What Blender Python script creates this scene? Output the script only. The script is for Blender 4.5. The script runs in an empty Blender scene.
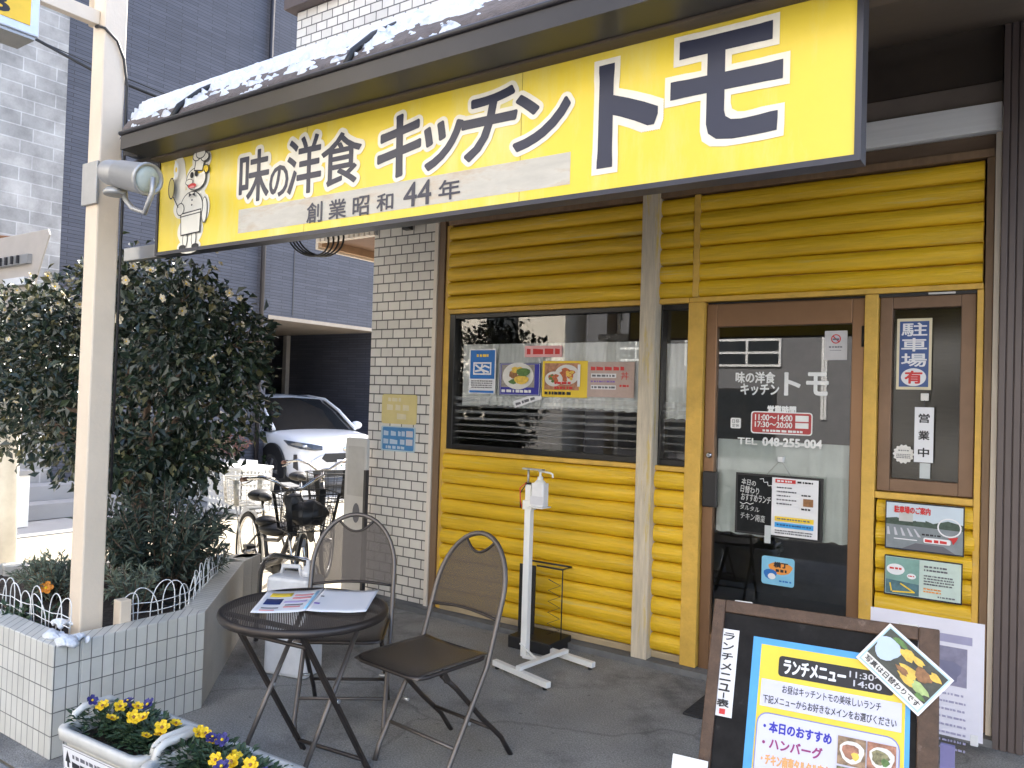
import bpy, bmesh, math, random
from mathutils import Vector, Matrix, noise
random.seed(7)
S = bpy.context.scene
COL = S.collection
rad = math.radians
# ------------------------------------------------------------------ camera
F_PX, YAW, PITCH, ROLL = 790.0, 0.60186, 0.01994, 0.031035
CAM = Vector((1.6176, -4.1290, 1.4396))
_cy, _sy = math.cos(YAW), math.sin(YAW)
FW = Vector((-_sy*math.cos(PITCH), _cy*math.cos(PITCH), math.sin(PITCH)))
_r0 = Vector((_cy, _sy, 0)); _u0 = _r0.cross(FW)
RT = math.cos(ROLL)*_r0 + math.sin(ROLL)*_u0
UP = -math.sin(ROLL)*_r0 + math.cos(ROLL)*_u0
cam_d = bpy.data.cameras.new('camera'); cam_o = bpy.data.objects.new('camera', cam_d); COL.objects.link(cam_o)
cam_o.matrix_world = Matrix(((RT.x, UP.x, -FW.x, CAM.x), (RT.y, UP.y, -FW.y, CAM.y), (RT.z, UP.z, -FW.z, CAM.z), (0, 0, 0, 1)))
cam_d.sensor_width = 36; cam_d.lens = F_PX/1024*36; cam_d.clip_start = 0.05; cam_d.clip_end = 500
S.camera = cam_o
# ------------------------------------------------------------------ world, sun, exposure
SUN_EL, SUN_AZ = rad(40), rad(-8)          # azimuth from +y (behind the shop) towards +x
w = bpy.data.worlds.new('World'); S.world = w; w.use_nodes = True
nt = w.node_tree; bg = nt.nodes['Background']
sky = nt.nodes.new('ShaderNodeTexSky'); sky.sky_type = 'NISHITA'; sky.sun_disc = False
sky.sun_elevation = SUN_EL; sky.sun_rotation = SUN_AZ; sky.air_density = .8; sky.dust_density = 2.6; sky.ozone_density = .8
nt.links.new(sky.outputs[0], bg.inputs[0]); bg.inputs[1].default_value = 0.15
sd = bpy.data.lights.new('sun', 'SUN'); sd.energy = 3.0; sd.angle = rad(0.5); sd.color = (1, .95, .86)
so = bpy.data.objects.new('sun', sd); COL.objects.link(so)
sdir = Vector((math.sin(SUN_AZ)*math.cos(SUN_EL), math.cos(SUN_AZ)*math.cos(SUN_EL), math.sin(SUN_EL)))
so.rotation_euler = sdir.to_track_quat('Z', 'Y').to_euler()
S.view_settings.view_transform = 'Standard'; S.view_settings.look = 'None'
S.view_settings.exposure = 2.5; S.view_settings.gamma = 1
try: S.cycles.max_bounces = 8; S.cycles.transparent_max_bounces = 24
except Exception: pass

# ------------------------------------------------------------------ measuring: photo pixel -> point on a real plane
def ray(u, v): return FW + RT*((u-512)/F_PX) - UP*((v-384)/F_PX)
def ony(u, v, y): d = ray(u, v); return CAM + d*((y-CAM.y)/d.y)
def onz(u, v, z): d = ray(u, v); return CAM + d*((z-CAM.z)/d.z)
def onx(u, v, x): d = ray(u, v); return CAM + d*((x-CAM.x)/d.x)
def onp(u, v, o, n): d = ray(u, v); return CAM + d*((o-CAM).dot(n)/d.dot(n))

# ------------------------------------------------------------------ materials
MATS = {}
def M(name, col, rough=.6, metal=0, var=.12, scale=6, bump=0, bscale=40, spec=.5, stretch=(1, 1, 1), alpha=1, patch=None, trans=0, coat=0, sub=None):
    if name in MATS: return MATS[name]
    m = bpy.data.materials.new(name); m.use_nodes = True; t = m.node_tree; n = t.nodes; p = n['Principled BSDF']; L = t.links.new
    p.inputs['Roughness'].default_value = rough; p.inputs['Metallic'].default_value = metal
    p.inputs['Specular IOR Level'].default_value = spec
    if coat: p.inputs['Coat Weight'].default_value = coat
    if trans: p.inputs['Transmission Weight'].default_value = trans
    tc = n.new('ShaderNodeTexCoord'); mp = n.new('ShaderNodeMapping'); mp.inputs['Scale'].default_value = stretch
    L(tc.outputs['Object'], mp.inputs[0])
    nz = n.new('ShaderNodeTexNoise'); nz.inputs['Scale'].default_value = scale; nz.inputs['Detail'].default_value = 6; nz.inputs['Roughness'].default_value = .65
    L(mp.outputs[0], nz.inputs['Vector'])
    mr = n.new('ShaderNodeMapRange'); mr.inputs['From Min'].default_value = .3; mr.inputs['From Max'].default_value = .7
    mr.inputs['To Min'].default_value = 1-var; mr.inputs['To Max'].default_value = 1+var
    L(nz.outputs[0], mr.inputs[0])
    mx = n.new('ShaderNodeVectorMath'); mx.operation = 'SCALE'; mx.inputs[0].default_value = col
    L(mr.outputs[0], mx.inputs['Scale'])
    out = mx.outputs[0]
    if patch:                                   # (colour, threshold, scale, softness, stretch)
        pc, th, ps, sf = patch[:4]
        mp2 = n.new('ShaderNodeMapping'); mp2.inputs['Scale'].default_value = patch[4] if len(patch) > 4 else (1, 1, 1); L(tc.outputs['Object'], mp2.inputs[0])
        n2 = n.new('ShaderNodeTexNoise'); n2.inputs['Scale'].default_value = ps; n2.inputs['Detail'].default_value = 8; n2.inputs['Roughness'].default_value = .7
        L(mp2.outputs[0], n2.inputs['Vector'])
        r2 = n.new('ShaderNodeMapRange'); r2.inputs['From Min'].default_value = th; r2.inputs['From Max'].default_value = th+sf
        L(n2.outputs[0], r2.inputs[0])
        mm = n.new('ShaderNodeMix'); mm.data_type = 'RGBA'; mm.inputs['B'].default_value = (*pc, 1)
        L(r2.outputs[0], mm.inputs['Factor']); L(out, mm.inputs['A']); out = mm.outputs['Result']
    L(out, p.inputs['Base Color'])
    if bump:
        nb = n.new('ShaderNodeTexNoise'); nb.inputs['Scale'].default_value = bscale; nb.inputs['Detail'].default_value = 5
        L(mp.outputs[0], nb.inputs['Vector'])
        b = n.new('ShaderNodeBump'); b.inputs['Strength'].default_value = bump; b.inputs['Distance'].default_value = .02
        L(nb.outputs[0], b.inputs['Height']); L(b.outputs[0], p.inputs['Normal'])
    if alpha < 1: p.inputs['Alpha'].default_value = alpha
    MATS[name] = m; return m

def tile_mat(name, c1, c2, grout, bw, bh, mort=.004, offset=.5, rough=.35, bump=.6, stain=.12):
    m = bpy.data.materials.new(name); m.use_nodes = True; t = m.node_tree; n = t.nodes; p = n['Principled BSDF']; L = t.links.new
    tc = n.new('ShaderNodeTexCoord'); sx = n.new('ShaderNodeSeparateXYZ'); L(tc.outputs['Object'], sx.inputs[0])
    ad = n.new('ShaderNodeMath'); L(sx.outputs[0], ad.inputs[0]); L(sx.outputs[1], ad.inputs[1])
    cb = n.new('ShaderNodeCombineXYZ'); L(ad.outputs[0], cb.inputs[0]); L(sx.outputs[2], cb.inputs[1])
    br = n.new('ShaderNodeTexBrick'); br.offset = offset; br.inputs['Color1'].default_value = (*c1, 1); br.inputs['Color2'].default_value = (*c2, 1); br.inputs['Mortar'].default_value = (*grout, 1)
    br.inputs['Scale'].default_value = 1; br.inputs['Mortar Size'].default_value = mort; br.inputs['Mortar Smooth'].default_value = .15; br.inputs['Brick Width'].default_value = bw; br.inputs['Row Height'].default_value = bh
    L(cb.outputs[0], br.inputs['Vector'])
    nz = n.new('ShaderNodeTexNoise'); nz.inputs['Scale'].default_value = 2.2; nz.inputs['Detail'].default_value = 9; nz.inputs['Roughness'].default_value = .7; L(tc.outputs['Object'], nz.inputs['Vector'])
    mr = n.new('ShaderNodeMapRange'); mr.inputs['From Min'].default_value = .3; mr.inputs['From Max'].default_value = .7; mr.inputs['To Min'].default_value = 1-stain; mr.inputs['To Max'].default_value = 1+stain*.7; L(nz.outputs[0], mr.inputs[0])
    vm = n.new('ShaderNodeVectorMath'); vm.operation = 'SCALE'; L(br.outputs['Color'], vm.inputs[0]); L(mr.outputs[0], vm.inputs['Scale']); L(vm.outputs[0], p.inputs['Base Color'])
    p.inputs['Roughness'].default_value = rough
    b = n.new('ShaderNodeBump'); b.invert = True; b.inputs['Strength'].default_value = bump; b.inputs['Distance'].default_value = .004; L(br.outputs['Fac'], b.inputs['Height']); L(b.outputs[0], p.inputs['Normal'])
    MATS[name] = m; return m

def glass_mat(name, tint=(.85, .9, .9), gain=2.0, rough=.01):
    m = bpy.data.materials.new(name); m.use_nodes = True; t = m.node_tree; n = t.nodes; L = t.links.new; n.remove(n['Principled BSDF'])
    tr = n.new('ShaderNodeBsdfTransparent'); tr.inputs[0].default_value = (*tint, 1)
    gl = n.new('ShaderNodeBsdfGlossy'); gl.inputs['Roughness'].default_value = rough
    fr = n.new('ShaderNodeFresnel'); fr.inputs[0].default_value = 1.5
    mu = n.new('ShaderNodeMath'); mu.operation = 'MULTIPLY'; mu.inputs[1].default_value = gain; mu.use_clamp = True; L(fr.outputs[0], mu.inputs[0])
    mx = n.new('ShaderNodeMixShader'); L(mu.outputs[0], mx.inputs[0]); L(tr.outputs[0], mx.inputs[1]); L(gl.outputs[0], mx.inputs[2]); L(mx.outputs[0], n['Material Output'].inputs[0])
    MATS[name] = m; return m

def mesh_metal(name, col, pitch, fill):       # expanded metal: a fine diagonal grid of holes
    m = bpy.data.materials.new(name); m.use_nodes = True; t = m.node_tree; n = t.nodes; L = t.links.new; p = n['Principled BSDF']
    p.inputs['Base Color'].default_value = (*col, 1); p.inputs['Roughness'].default_value = .45; p.inputs['Metallic'].default_value = .6
    tc = n.new('ShaderNodeTexCoord'); sx = n.new('ShaderNodeSeparateXYZ'); L(tc.outputs['UV'], sx.inputs[0])
    def mt(op, a, b=None):
        q = n.new('ShaderNodeMath'); q.operation = op
        for k, s in enumerate((a, b)):
            if s is None: continue
            if isinstance(s, (int, float)): q.inputs[k].default_value = s
            else: L(s, q.inputs[k])
        return q.outputs[0]
    outs = []
    for sg in (1, -1):
        a = mt('MULTIPLY', mt('ADD', sx.outputs[0], mt('MULTIPLY', sx.outputs[1], sg)), 1/pitch)
        outs.append(mt('ABSOLUTE', mt('SUBTRACT', mt('FRACT', a), .5)))
    hole = mt('LESS_THAN', mt('MAXIMUM', outs[0], outs[1]), .5*(1-fill))
    al = mt('SUBTRACT', 1, hole); L(al, p.inputs['Alpha'])
    MATS[name] = m; return m

# basic palette
YEL = M('yellow_paint', (.73, .455, .020), .27, var=.20, scale=5, stretch=(.3, 1, 5), bump=.35, bscale=26, patch=((.60, .47, .16), .58, 6, .18, (.25, 1, 5)))
YTRIM = M('yellow_trim_paint', (.66, .40, .07), .5, var=.15, scale=9, bump=.2, bscale=60, patch=((.5, .4, .25), .66, 11, .1))
BRTRIM = M('brown_trim', (.20, .125, .07), .5, var=.15, scale=7, stretch=(4, 4, .6), bump=.15)
POSTW = M('weathered_post', (.58, .50, .38), .7, var=.2, scale=8, stretch=(6, 6, .5), bump=.4, bscale=30, patch=((.60, .44, .10), .56, 5, .12, (4, 4, .5)))
BEIGE = M('beige_metal', (.74, .66, .57), .45, var=.05)
POLEP = M('cream_pole_paint', (.74, .62, .48), .42, var=.07, scale=3, bump=.06, bscale=60, patch=((.44, .33, .20), .665, 4, .1, (2, 2, .35)))
BRONZE = M('brown_aluminium', (.25, .14, .075), .38, .5, var=.06)
DARKBR = M('dark_brown_siding', (.11, .085, .08), .5, var=.12, scale=4, stretch=(3, 3, .4))
BLACKF = M('black_frame', (.012, .011, .011), .35, var=.05)
BLK = M('black', (.015, .015, .016), .5, var=.1)
GUT = M('gutter_brown', (.030, .027, .029), .4, var=.12, scale=5)
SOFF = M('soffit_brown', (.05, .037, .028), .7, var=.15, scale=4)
SNOW = M('snow', (.70, .73, .78), .6, var=.04, scale=20, bump=.6, bscale=60)
SHING = M('roof_shingle', (.13, .105, .095), .85, var=.3, scale=30, bump=.5, bscale=90)
CONC = M('terrace_concrete', (.30, .295, .28), .82, var=.22, scale=1.5, bump=.5, bscale=150, patch=((.15, .147, .142), .49, 1.25, .14))
def concrete_detail(m):                       # aggregate speckle and hairline cracks on top of the stains
    t = m.node_tree; n = t.nodes; L = t.links.new; p = n['Principled BSDF']; src = p.inputs['Base Color'].links[0].from_socket
    tc = n.new('ShaderNodeTexCoord')
    v = n.new('ShaderNodeTexNoise'); v.inputs['Scale'].default_value = 140; v.inputs['Detail'].default_value = 3; L(tc.outputs['Object'], v.inputs['Vector'])
    r = n.new('ShaderNodeMapRange'); r.inputs['From Min'].default_value = .35; r.inputs['From Max'].default_value = .65; r.inputs['To Min'].default_value = .72; r.inputs['To Max'].default_value = 1.25; L(v.outputs[0], r.inputs[0])
    s1 = n.new('ShaderNodeVectorMath'); s1.operation = 'SCALE'; L(src, s1.inputs[0]); L(r.outputs[0], s1.inputs['Scale'])
    d = n.new('ShaderNodeTexNoise'); d.inputs['Scale'].default_value = 3; d.inputs['Detail'].default_value = 6; L(tc.outputs['Object'], d.inputs['Vector'])
    ad = n.new('ShaderNodeVectorMath'); ad.operation = 'SCALE'; L(d.outputs[1], ad.inputs[0]); ad.inputs['Scale'].default_value = .35
    a2 = n.new('ShaderNodeVectorMath'); L(tc.outputs['Object'], a2.inputs[0]); L(ad.outputs[0], a2.inputs[1])
    vo = n.new('ShaderNodeTexVoronoi'); vo.feature = 'DISTANCE_TO_EDGE'; vo.inputs['Scale'].default_value = .42; L(a2.outputs[0], vo.inputs['Vector'])
    r2 = n.new('ShaderNodeMapRange'); r2.inputs['From Min'].default_value = .001; r2.inputs['From Max'].default_value = .006; r2.inputs['To Min'].default_value = .74; L(vo.outputs['Distance'], r2.inputs[0])
    s2 = n.new('ShaderNodeVectorMath'); s2.operation = 'SCALE'; L(s1.outputs[0], s2.inputs[0]); L(r2.outputs[0], s2.inputs['Scale'])
    sp = n.new('ShaderNodeTexNoise'); sp.inputs['Scale'].default_value = 22; sp.inputs['Detail'].default_value = 2; L(tc.outputs['Object'], sp.inputs['Vector'])
    r3 = n.new('ShaderNodeMapRange'); r3.inputs['From Min'].default_value = .70; r3.inputs['From Max'].default_value = .73; r3.inputs['To Min'].default_value = 1; r3.inputs['To Max'].default_value = .62; L(sp.outputs[0], r3.inputs[0])
    s3 = n.new('ShaderNodeVectorMath'); s3.operation = 'SCALE'; L(s2.outputs[0], s3.inputs[0]); L(r3.outputs[0], s3.inputs['Scale']); L(s3.outputs[0], p.inputs['Base Color'])
concrete_detail(CONC)
PAVE = M('pavement_slabs', (.24, .24, .245), .85, var=.12, scale=5, bump=.2, bscale=120)
ASPH = M('asphalt', (.075, .073, .07), .9, var=.15, scale=4, bump=.4, bscale=200)
ALLEY = M('alley_concrete', (.33, .29, .22), .9, var=.10, scale=2.5, bump=.3, bscale=120, patch=((.24, .21, .17), .58, 1.6, .15))
FORE = M('forecourt_concrete', (.30, .30, .30), .85, var=.08, scale=2)
WHITE = M('white_paint', (.78, .78, .76), .45, var=.05)
WPLAST = M('white_plastic', (.70, .70, .70), .4, var=.06, scale=5)
PAPER = M('paper_white', (.78, .78, .80), .6, var=.02)
PAPERG = M('paper_grey', (.55, .55, .60), .6, var=.04)
INK = M('ink_black', (.018, .018, .022), .6, var=.02)
INKG = M('ink_grey', (.13, .13, .15), .6, var=.02)
RED = M('print_red', (.60, .03, .03), .5, var=.03)
PINK = M('print_pink', (.75, .30, .30), .5, var=.03)
BLUE = M('print_blue', (.02, .16, .50), .5, var=.03)
NAVY = M('print_navy', (.012, .03, .14), .5, var=.03)
CYAN = M('print_sky_blue', (.05, .36, .75), .5, var=.03)
LBLUE = M('print_pale_blue', (.30, .58, .78), .5, var=.03)
PYEL = M('print_yellow', (.85, .60, .04), .5, var=.03)
PORA = M('print_orange', (.80, .30, .05), .5, var=.03)
PGRN = M('print_green', (.10, .30, .12), .5, var=.05)
PGRY = M('print_road_grey', (.22, .25, .27), .5, var=.15, scale=20)
PSKY = M('print_sky', (.55, .63, .70), .5, var=.05)
PTREE = M('print_trees', (.05, .08, .06), .5, var=.4, scale=50)
FOODB = M('print_food_brown', (.28, .13, .05), .5, var=.4, scale=60)
FOODR = M('print_food_red', (.50, .12, .04), .5, var=.4, scale=60)
FOODG = M('print_food_green', (.10, .20, .05), .5, var=.4, scale=60)
FOODY = M('print_food_yellow', (.75, .50, .08), .5, var=.25, scale=60)
PLATE = M('print_plate_white', (.72, .70, .66), .5, var=.06, scale=30)
STEEL = M('brown_grey_tube', (.06, .05, .045), .42, .6, var=.08)
STEELL = M('light_tube', (.145, .127, .115), .42, .6, var=.08)
CHROME = M('chrome', (.55, .55, .56), .18, 1, var=.03)
ALU = M('aluminium', (.52, .53, .54), .35, .85, var=.06)
GALV = M('galvanised', (.42, .42, .42), .45, .6, var=.1)
RUBBER = M('rubber', (.02, .02, .02), .8)
SOIL = M('soil', (.035, .025, .018), .95, var=.3, scale=30, bump=.8)
BARK = M('bark', (.15, .10, .07), .9, var=.2, scale=20, bump=.5, stretch=(1, 1, .3))
LEAF = M('camellia_leaf', (.018, .032, .019), .36, var=.35, scale=9, spec=.6)
LEAF2 = M('camellia_leaf_pale', (.045, .062, .028), .4, var=.3, scale=9)
LEAF3 = M('camellia_leaf_sunlit', (.16, .15, .07), .5, var=.3, scale=9)  # yellowish leaf, with sunlight put into its colour
SHRUBL = M('shrub_leaf', (.05, .068, .048), .5, var=.35, scale=9)
SHRUBG = M('grey_green_leaf', (.15, .18, .125), .6, var=.3, scale=9)
PETALW = M('petal_white', (.62, .56, .43), .6, var=.06)
PETALY = M('petal_yellow', (.85, .58, .02), .6, var=.06)
PETALV = M('petal_violet', (.05, .045, .20), .6, var=.1)
PETALO = M('petal_orange', (.75, .28, .03), .6, var=.1)
PANL = M('pansy_leaf', (.04, .075, .035), .5, var=.3, scale=30)
TILEW = tile_mat('white_wall_tile', (.74, .71, .66), (.64, .61, .57), (.10, .095, .09), .110, .066, .0045)
TILEP = tile_mat('planter_tile', (.62, .61, .56), (.55, .54, .49), (.15, .148, .14), .047, .0885, .0022, 0, .35, .5, .14)
SLATE = tile_mat('slate_siding', (.062, .068, .092), (.045, .05, .07), (.02, .021, .03), .45, .045, .004, .5, .6, .8, .15)
STONE = tile_mat('stone_cladding', (.36, .35, .335), (.26, .257, .25), (.42, .415, .41), .36, .155, .007, .37, .7, .4, .45)
GLASS = glass_mat('window_glass', (.95, .97, .97), 2.4)
DGLASS = glass_mat('door_glass', (.75, .8, .8), 2.8)
CARGL = M('car_glass', (.012, .014, .016), .06, spec=.8)
CARW = M('car_white', (.74, .75, .77), .22, coat=.6, var=.01)
CURT = M('curtain_cloth', (.84, .85, .84), .9, var=.06, scale=8, trans=0)
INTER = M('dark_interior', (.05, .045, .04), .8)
NETB = mesh_metal('chair_mesh', (.055, .046, .04), .0055, .70)
NETT = mesh_metal('table_mesh', (.12, .10, .085), .011, .50)

# ------------------------------------------------------------------ mesh builder
class MB:
    def __init__(s): s.b = bmesh.new(); s.m = []; s.uv = s.b.loops.layers.uv.new('UVMap')
    def mi(s, m):
        if m not in s.m: s.m.append(m)
        return s.m.index(m)
    def face(s, vs, m):
        try: f = s.b.faces.new(vs)
        except ValueError: return None
        f.material_index = s.mi(m); return f
    def poly(s, pts, m): return s.face([s.b.verts.new(p) for p in pts], m)
    def box(s, x0, x1, y0, y1, z0, z1, m, T=None):
        c = [Vector((x, y, z)) for z in (z0, z1) for y in (y0, y1) for x in (x0, x1)]
        if T: c = [T @ v for v in c]
        v = [s.b.verts.new(p) for p in c]
        for q in ((0, 2, 3, 1), (4, 5, 7, 6), (0, 1, 5, 4), (2, 6, 7, 3), (0, 4, 6, 2), (1, 3, 7, 5)): s.face([v[i] for i in q], m)
        return s
    def bar(s, a, b, wx, wy, m, up=Vector((0, 0, 1))):     # rectangular bar between two points
        a, b = Vector(a), Vector(b); d = (b-a); l = d.length; d.normalize()
        x = d.cross(up) if abs(d.dot(up)) < .99 else d.cross(Vector((0, 1, 0))); x.normalize(); y = x.cross(d)
        T = Matrix(((x.x, y.x, d.x, a.x), (x.y, y.y, d.y, a.y), (x.z, y.z, d.z, a.z), (0, 0, 0, 1)))
        return s.box(-wx/2, wx/2, -wy/2, wy/2, 0, l, m, T)
    def tube(s, pts, r, m, n=8, closed=False, caps=True):
        pts = [Vector(p) for p in pts]; N = len(pts); rings = []; px = None
        for i, p in enumerate(pts):
            if closed: t = pts[(i+1) % N]-pts[i-1]
            else: t = pts[min(i+1, N-1)]-pts[max(i-1, 0)]
            t.normalize()
            if px is None:
                px = t.cross(Vector((0, 0, 1)));
                if px.length < .05: px = t.cross(Vector((0, 1, 0)))
            else: px = px - t*px.dot(t)
            px.normalize(); py = t.cross(px)
            rr = r[i] if isinstance(r, (list, tuple)) else r
            rings.append([s.b.verts.new(p+rr*(math.cos(2*math.pi*k/n)*px+math.sin(2*math.pi*k/n)*py)) for k in range(n)])
        for i in range(N if closed else N-1):
            a, b = rings[i], rings[(i+1) % N]
            for k in range(n):
                f = s.face([a[k], a[(k+1) % n], b[(k+1) % n], b[k]], m)
                if f: f.smooth = True
        if not closed and caps: s.face(rings[0][::-1], m); s.face(rings[-1], m)
        return s
    def lathe(s, c, ax, prof, m, n=20):                     # prof: (r, h) along axis
        c = Vector(c); ax = Vector(ax).normalized(); x = ax.orthogonal().normalized(); y = ax.cross(x); rings = []
        for r, h in prof: rings.append([s.b.verts.new(c+ax*h+r*(math.cos(2*math.pi*k/n)*x+math.sin(2*math.pi*k/n)*y)) for k in range(n)])
        for a, b in zip(rings, rings[1:]):
            for k in range(n):
                f = s.face([a[k], a[(k+1) % n], b[(k+1) % n], b[k]], m)
                if f: f.smooth = True
        s.face(rings[0][::-1], m); s.face(rings[-1], m); return s
    def prism(s, poly, T, d, m, m2=None):                   # 2-D outline in T's xy plane, from 0 to d along its z
        a = [s.b.verts.new(T @ Vector((x, y, 0))) for x, y in poly]; b = [s.b.verts.new(T @ Vector((x, y, d))) for x, y in poly]
        s.face(a[::-1], m); s.face(b, m2 or m); k = len(poly)
        for i in range(k): s.face([a[i], a[(i+1) % k], b[(i+1) % k], b[i]], m)
        return s
    def ell(s, c, r, m, n=10, T=None):
        c = Vector(c); rings = []
        for i in range(1, n):
            th = math.pi*i/n; ring = []
            for k in range(2*n):
                p = Vector((r[0]*math.sin(th)*math.cos(math.pi*k/n), r[1]*math.sin(th)*math.sin(math.pi*k/n), r[2]*math.cos(th)))
                if T: p = T @ p
                ring.append(s.b.verts.new(c+p))
            rings.append(ring)
        tp = Vector((0, 0, r[2])); bt = -tp
        if T: tp, bt = T @ tp, T @ bt
        vt, vb = s.b.verts.new(c+tp), s.b.verts.new(c+bt)
        for k in range(2*n):
            for f in (s.face([vt, rings[0][k], rings[0][(k+1) % (2*n)]], m), s.face([vb, rings[-1][(k+1) % (2*n)], rings[-1][k]], m)):
                if f: f.smooth = True
        for a, b in zip(rings, rings[1:]):
            for k in range(2*n):
                f = s.face([a[k], b[k], b[(k+1) % (2*n)], a[(k+1) % (2*n)]], m)
                if f: f.smooth = True
        return s
    def grid(s, fn, nu, nv, m, smooth=True, uvs=None):
        g = [[s.b.verts.new(fn(i/nu, j/nv)) for j in range(nv+1)] for i in range(nu+1)]
        for i in range(nu):
            for j in range(nv):
                f = s.face([g[i][j], g[i+1][j], g[i+1][j+1], g[i][j+1]], m)
                if f:
                    f.smooth = smooth
                    if uvs:
                        for l, (a, b) in zip(f.loops, ((i, j), (i+1, j), (i+1, j+1), (i, j+1))): l[s.uv].uv = uvs(a/nu, b/nv)
        return s
    def build(s, name, parent=None, world=True, bevel=0, subsurf=0, solid=0):
        me = bpy.data.meshes.new(name); s.b.normal_update(); s.b.to_mesh(me); s.b.free()
        for m in s.m: me.materials.append(m)
        o = bpy.data.objects.new(name, me); COL.objects.link(o)
        if parent is not None:
            o.parent = parent
            if world: me.transform(WM[parent].inverted())
            WM[o] = WM[parent].copy()
        else: WM[o] = Matrix.Identity(4)
        if solid: q = o.modifiers.new('solid', 'SOLIDIFY'); q.thickness = solid; q.offset = 0
        if bevel: q = o.modifiers.new('bevel', 'BEVEL'); q.width = bevel; q.segments = 2; q.limit_method = 'ANGLE'; q.angle_limit = rad(40)
        if subsurf: q = o.modifiers.new('sub', 'SUBSURF'); q.levels = q.render_levels = subsurf
        return o
WM = {}
def tag(o, label=None, cat=None, group=None, kind=None):
    if label: o['label'] = label
    if cat: o['category'] = cat
    if group: o['group'] = group
    if kind: o['kind'] = kind
    return o
def thing(name, loc, label, cat, group=None, rz=0):
    o = bpy.data.objects.new(name, None); o.empty_display_size = .1; COL.objects.link(o)
    o.location = loc; o.rotation_euler = (0, 0, rz); WM[o] = Matrix.Translation(loc) @ Matrix.Rotation(rz, 4, 'Z')
    return tag(o, label, cat, group)
def setting(mb, name): return tag(mb.build(name), kind='structure')
def dup(o, loc=None, rz=None, parent=None, label=None):
    c = o.copy(); COL.objects.link(c)
    if parent is not None: c.parent = parent
    if loc is not None: c.location = loc
    if rz is not None: c.rotation_euler = (0, 0, rz)
    if label: c['label'] = label
    for ch in list(o.children): dup(ch, parent=c)
    return c
def BX(name, x0, x1, y0, y1, z0, z1, m, parent=None, bevel=.003):
    return MB().box(x0, x1, y0, y1, z0, z1, m).build(name, parent, bevel=bevel)

# ------------------------------------------------------------------ flat print: posters and lettering
_GL = {}
def glyph(body, shear=0):
    k = (body, shear)
    if k in _GL: return _GL[k]
    c = bpy.data.curves.new('t', 'FONT'); c.body = body; c.resolution_u = 3; c.shear = shear; c.fill_mode = 'FRONT'
    o = bpy.data.objects.new('t', c); COL.objects.link(o); bpy.context.view_layer.update()
    me = bpy.data.meshes.new_from_object(o.evaluated_get(bpy.context.evaluated_depsgraph_get()))
    vs = [v.co.copy() for v in me.vertices]; fs = [list(p.vertices) for p in me.polygons]
    bpy.data.objects.remove(o); bpy.data.curves.remove(c); bpy.data.meshes.remove(me)
    x0 = min(v.x for v in vs); x1 = max(v.x for v in vs); y0 = min(v.y for v in vs); y1 = max(v.y for v in vs)
    vs = [((v.x-x0)/max(x1-x0, 1e-6), (v.y-y0)/max(y1-y0, 1e-6)) for v in vs]
    _GL[k] = (vs, fs, (x1-x0), (y1-y0)); return _GL[k]
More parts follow.
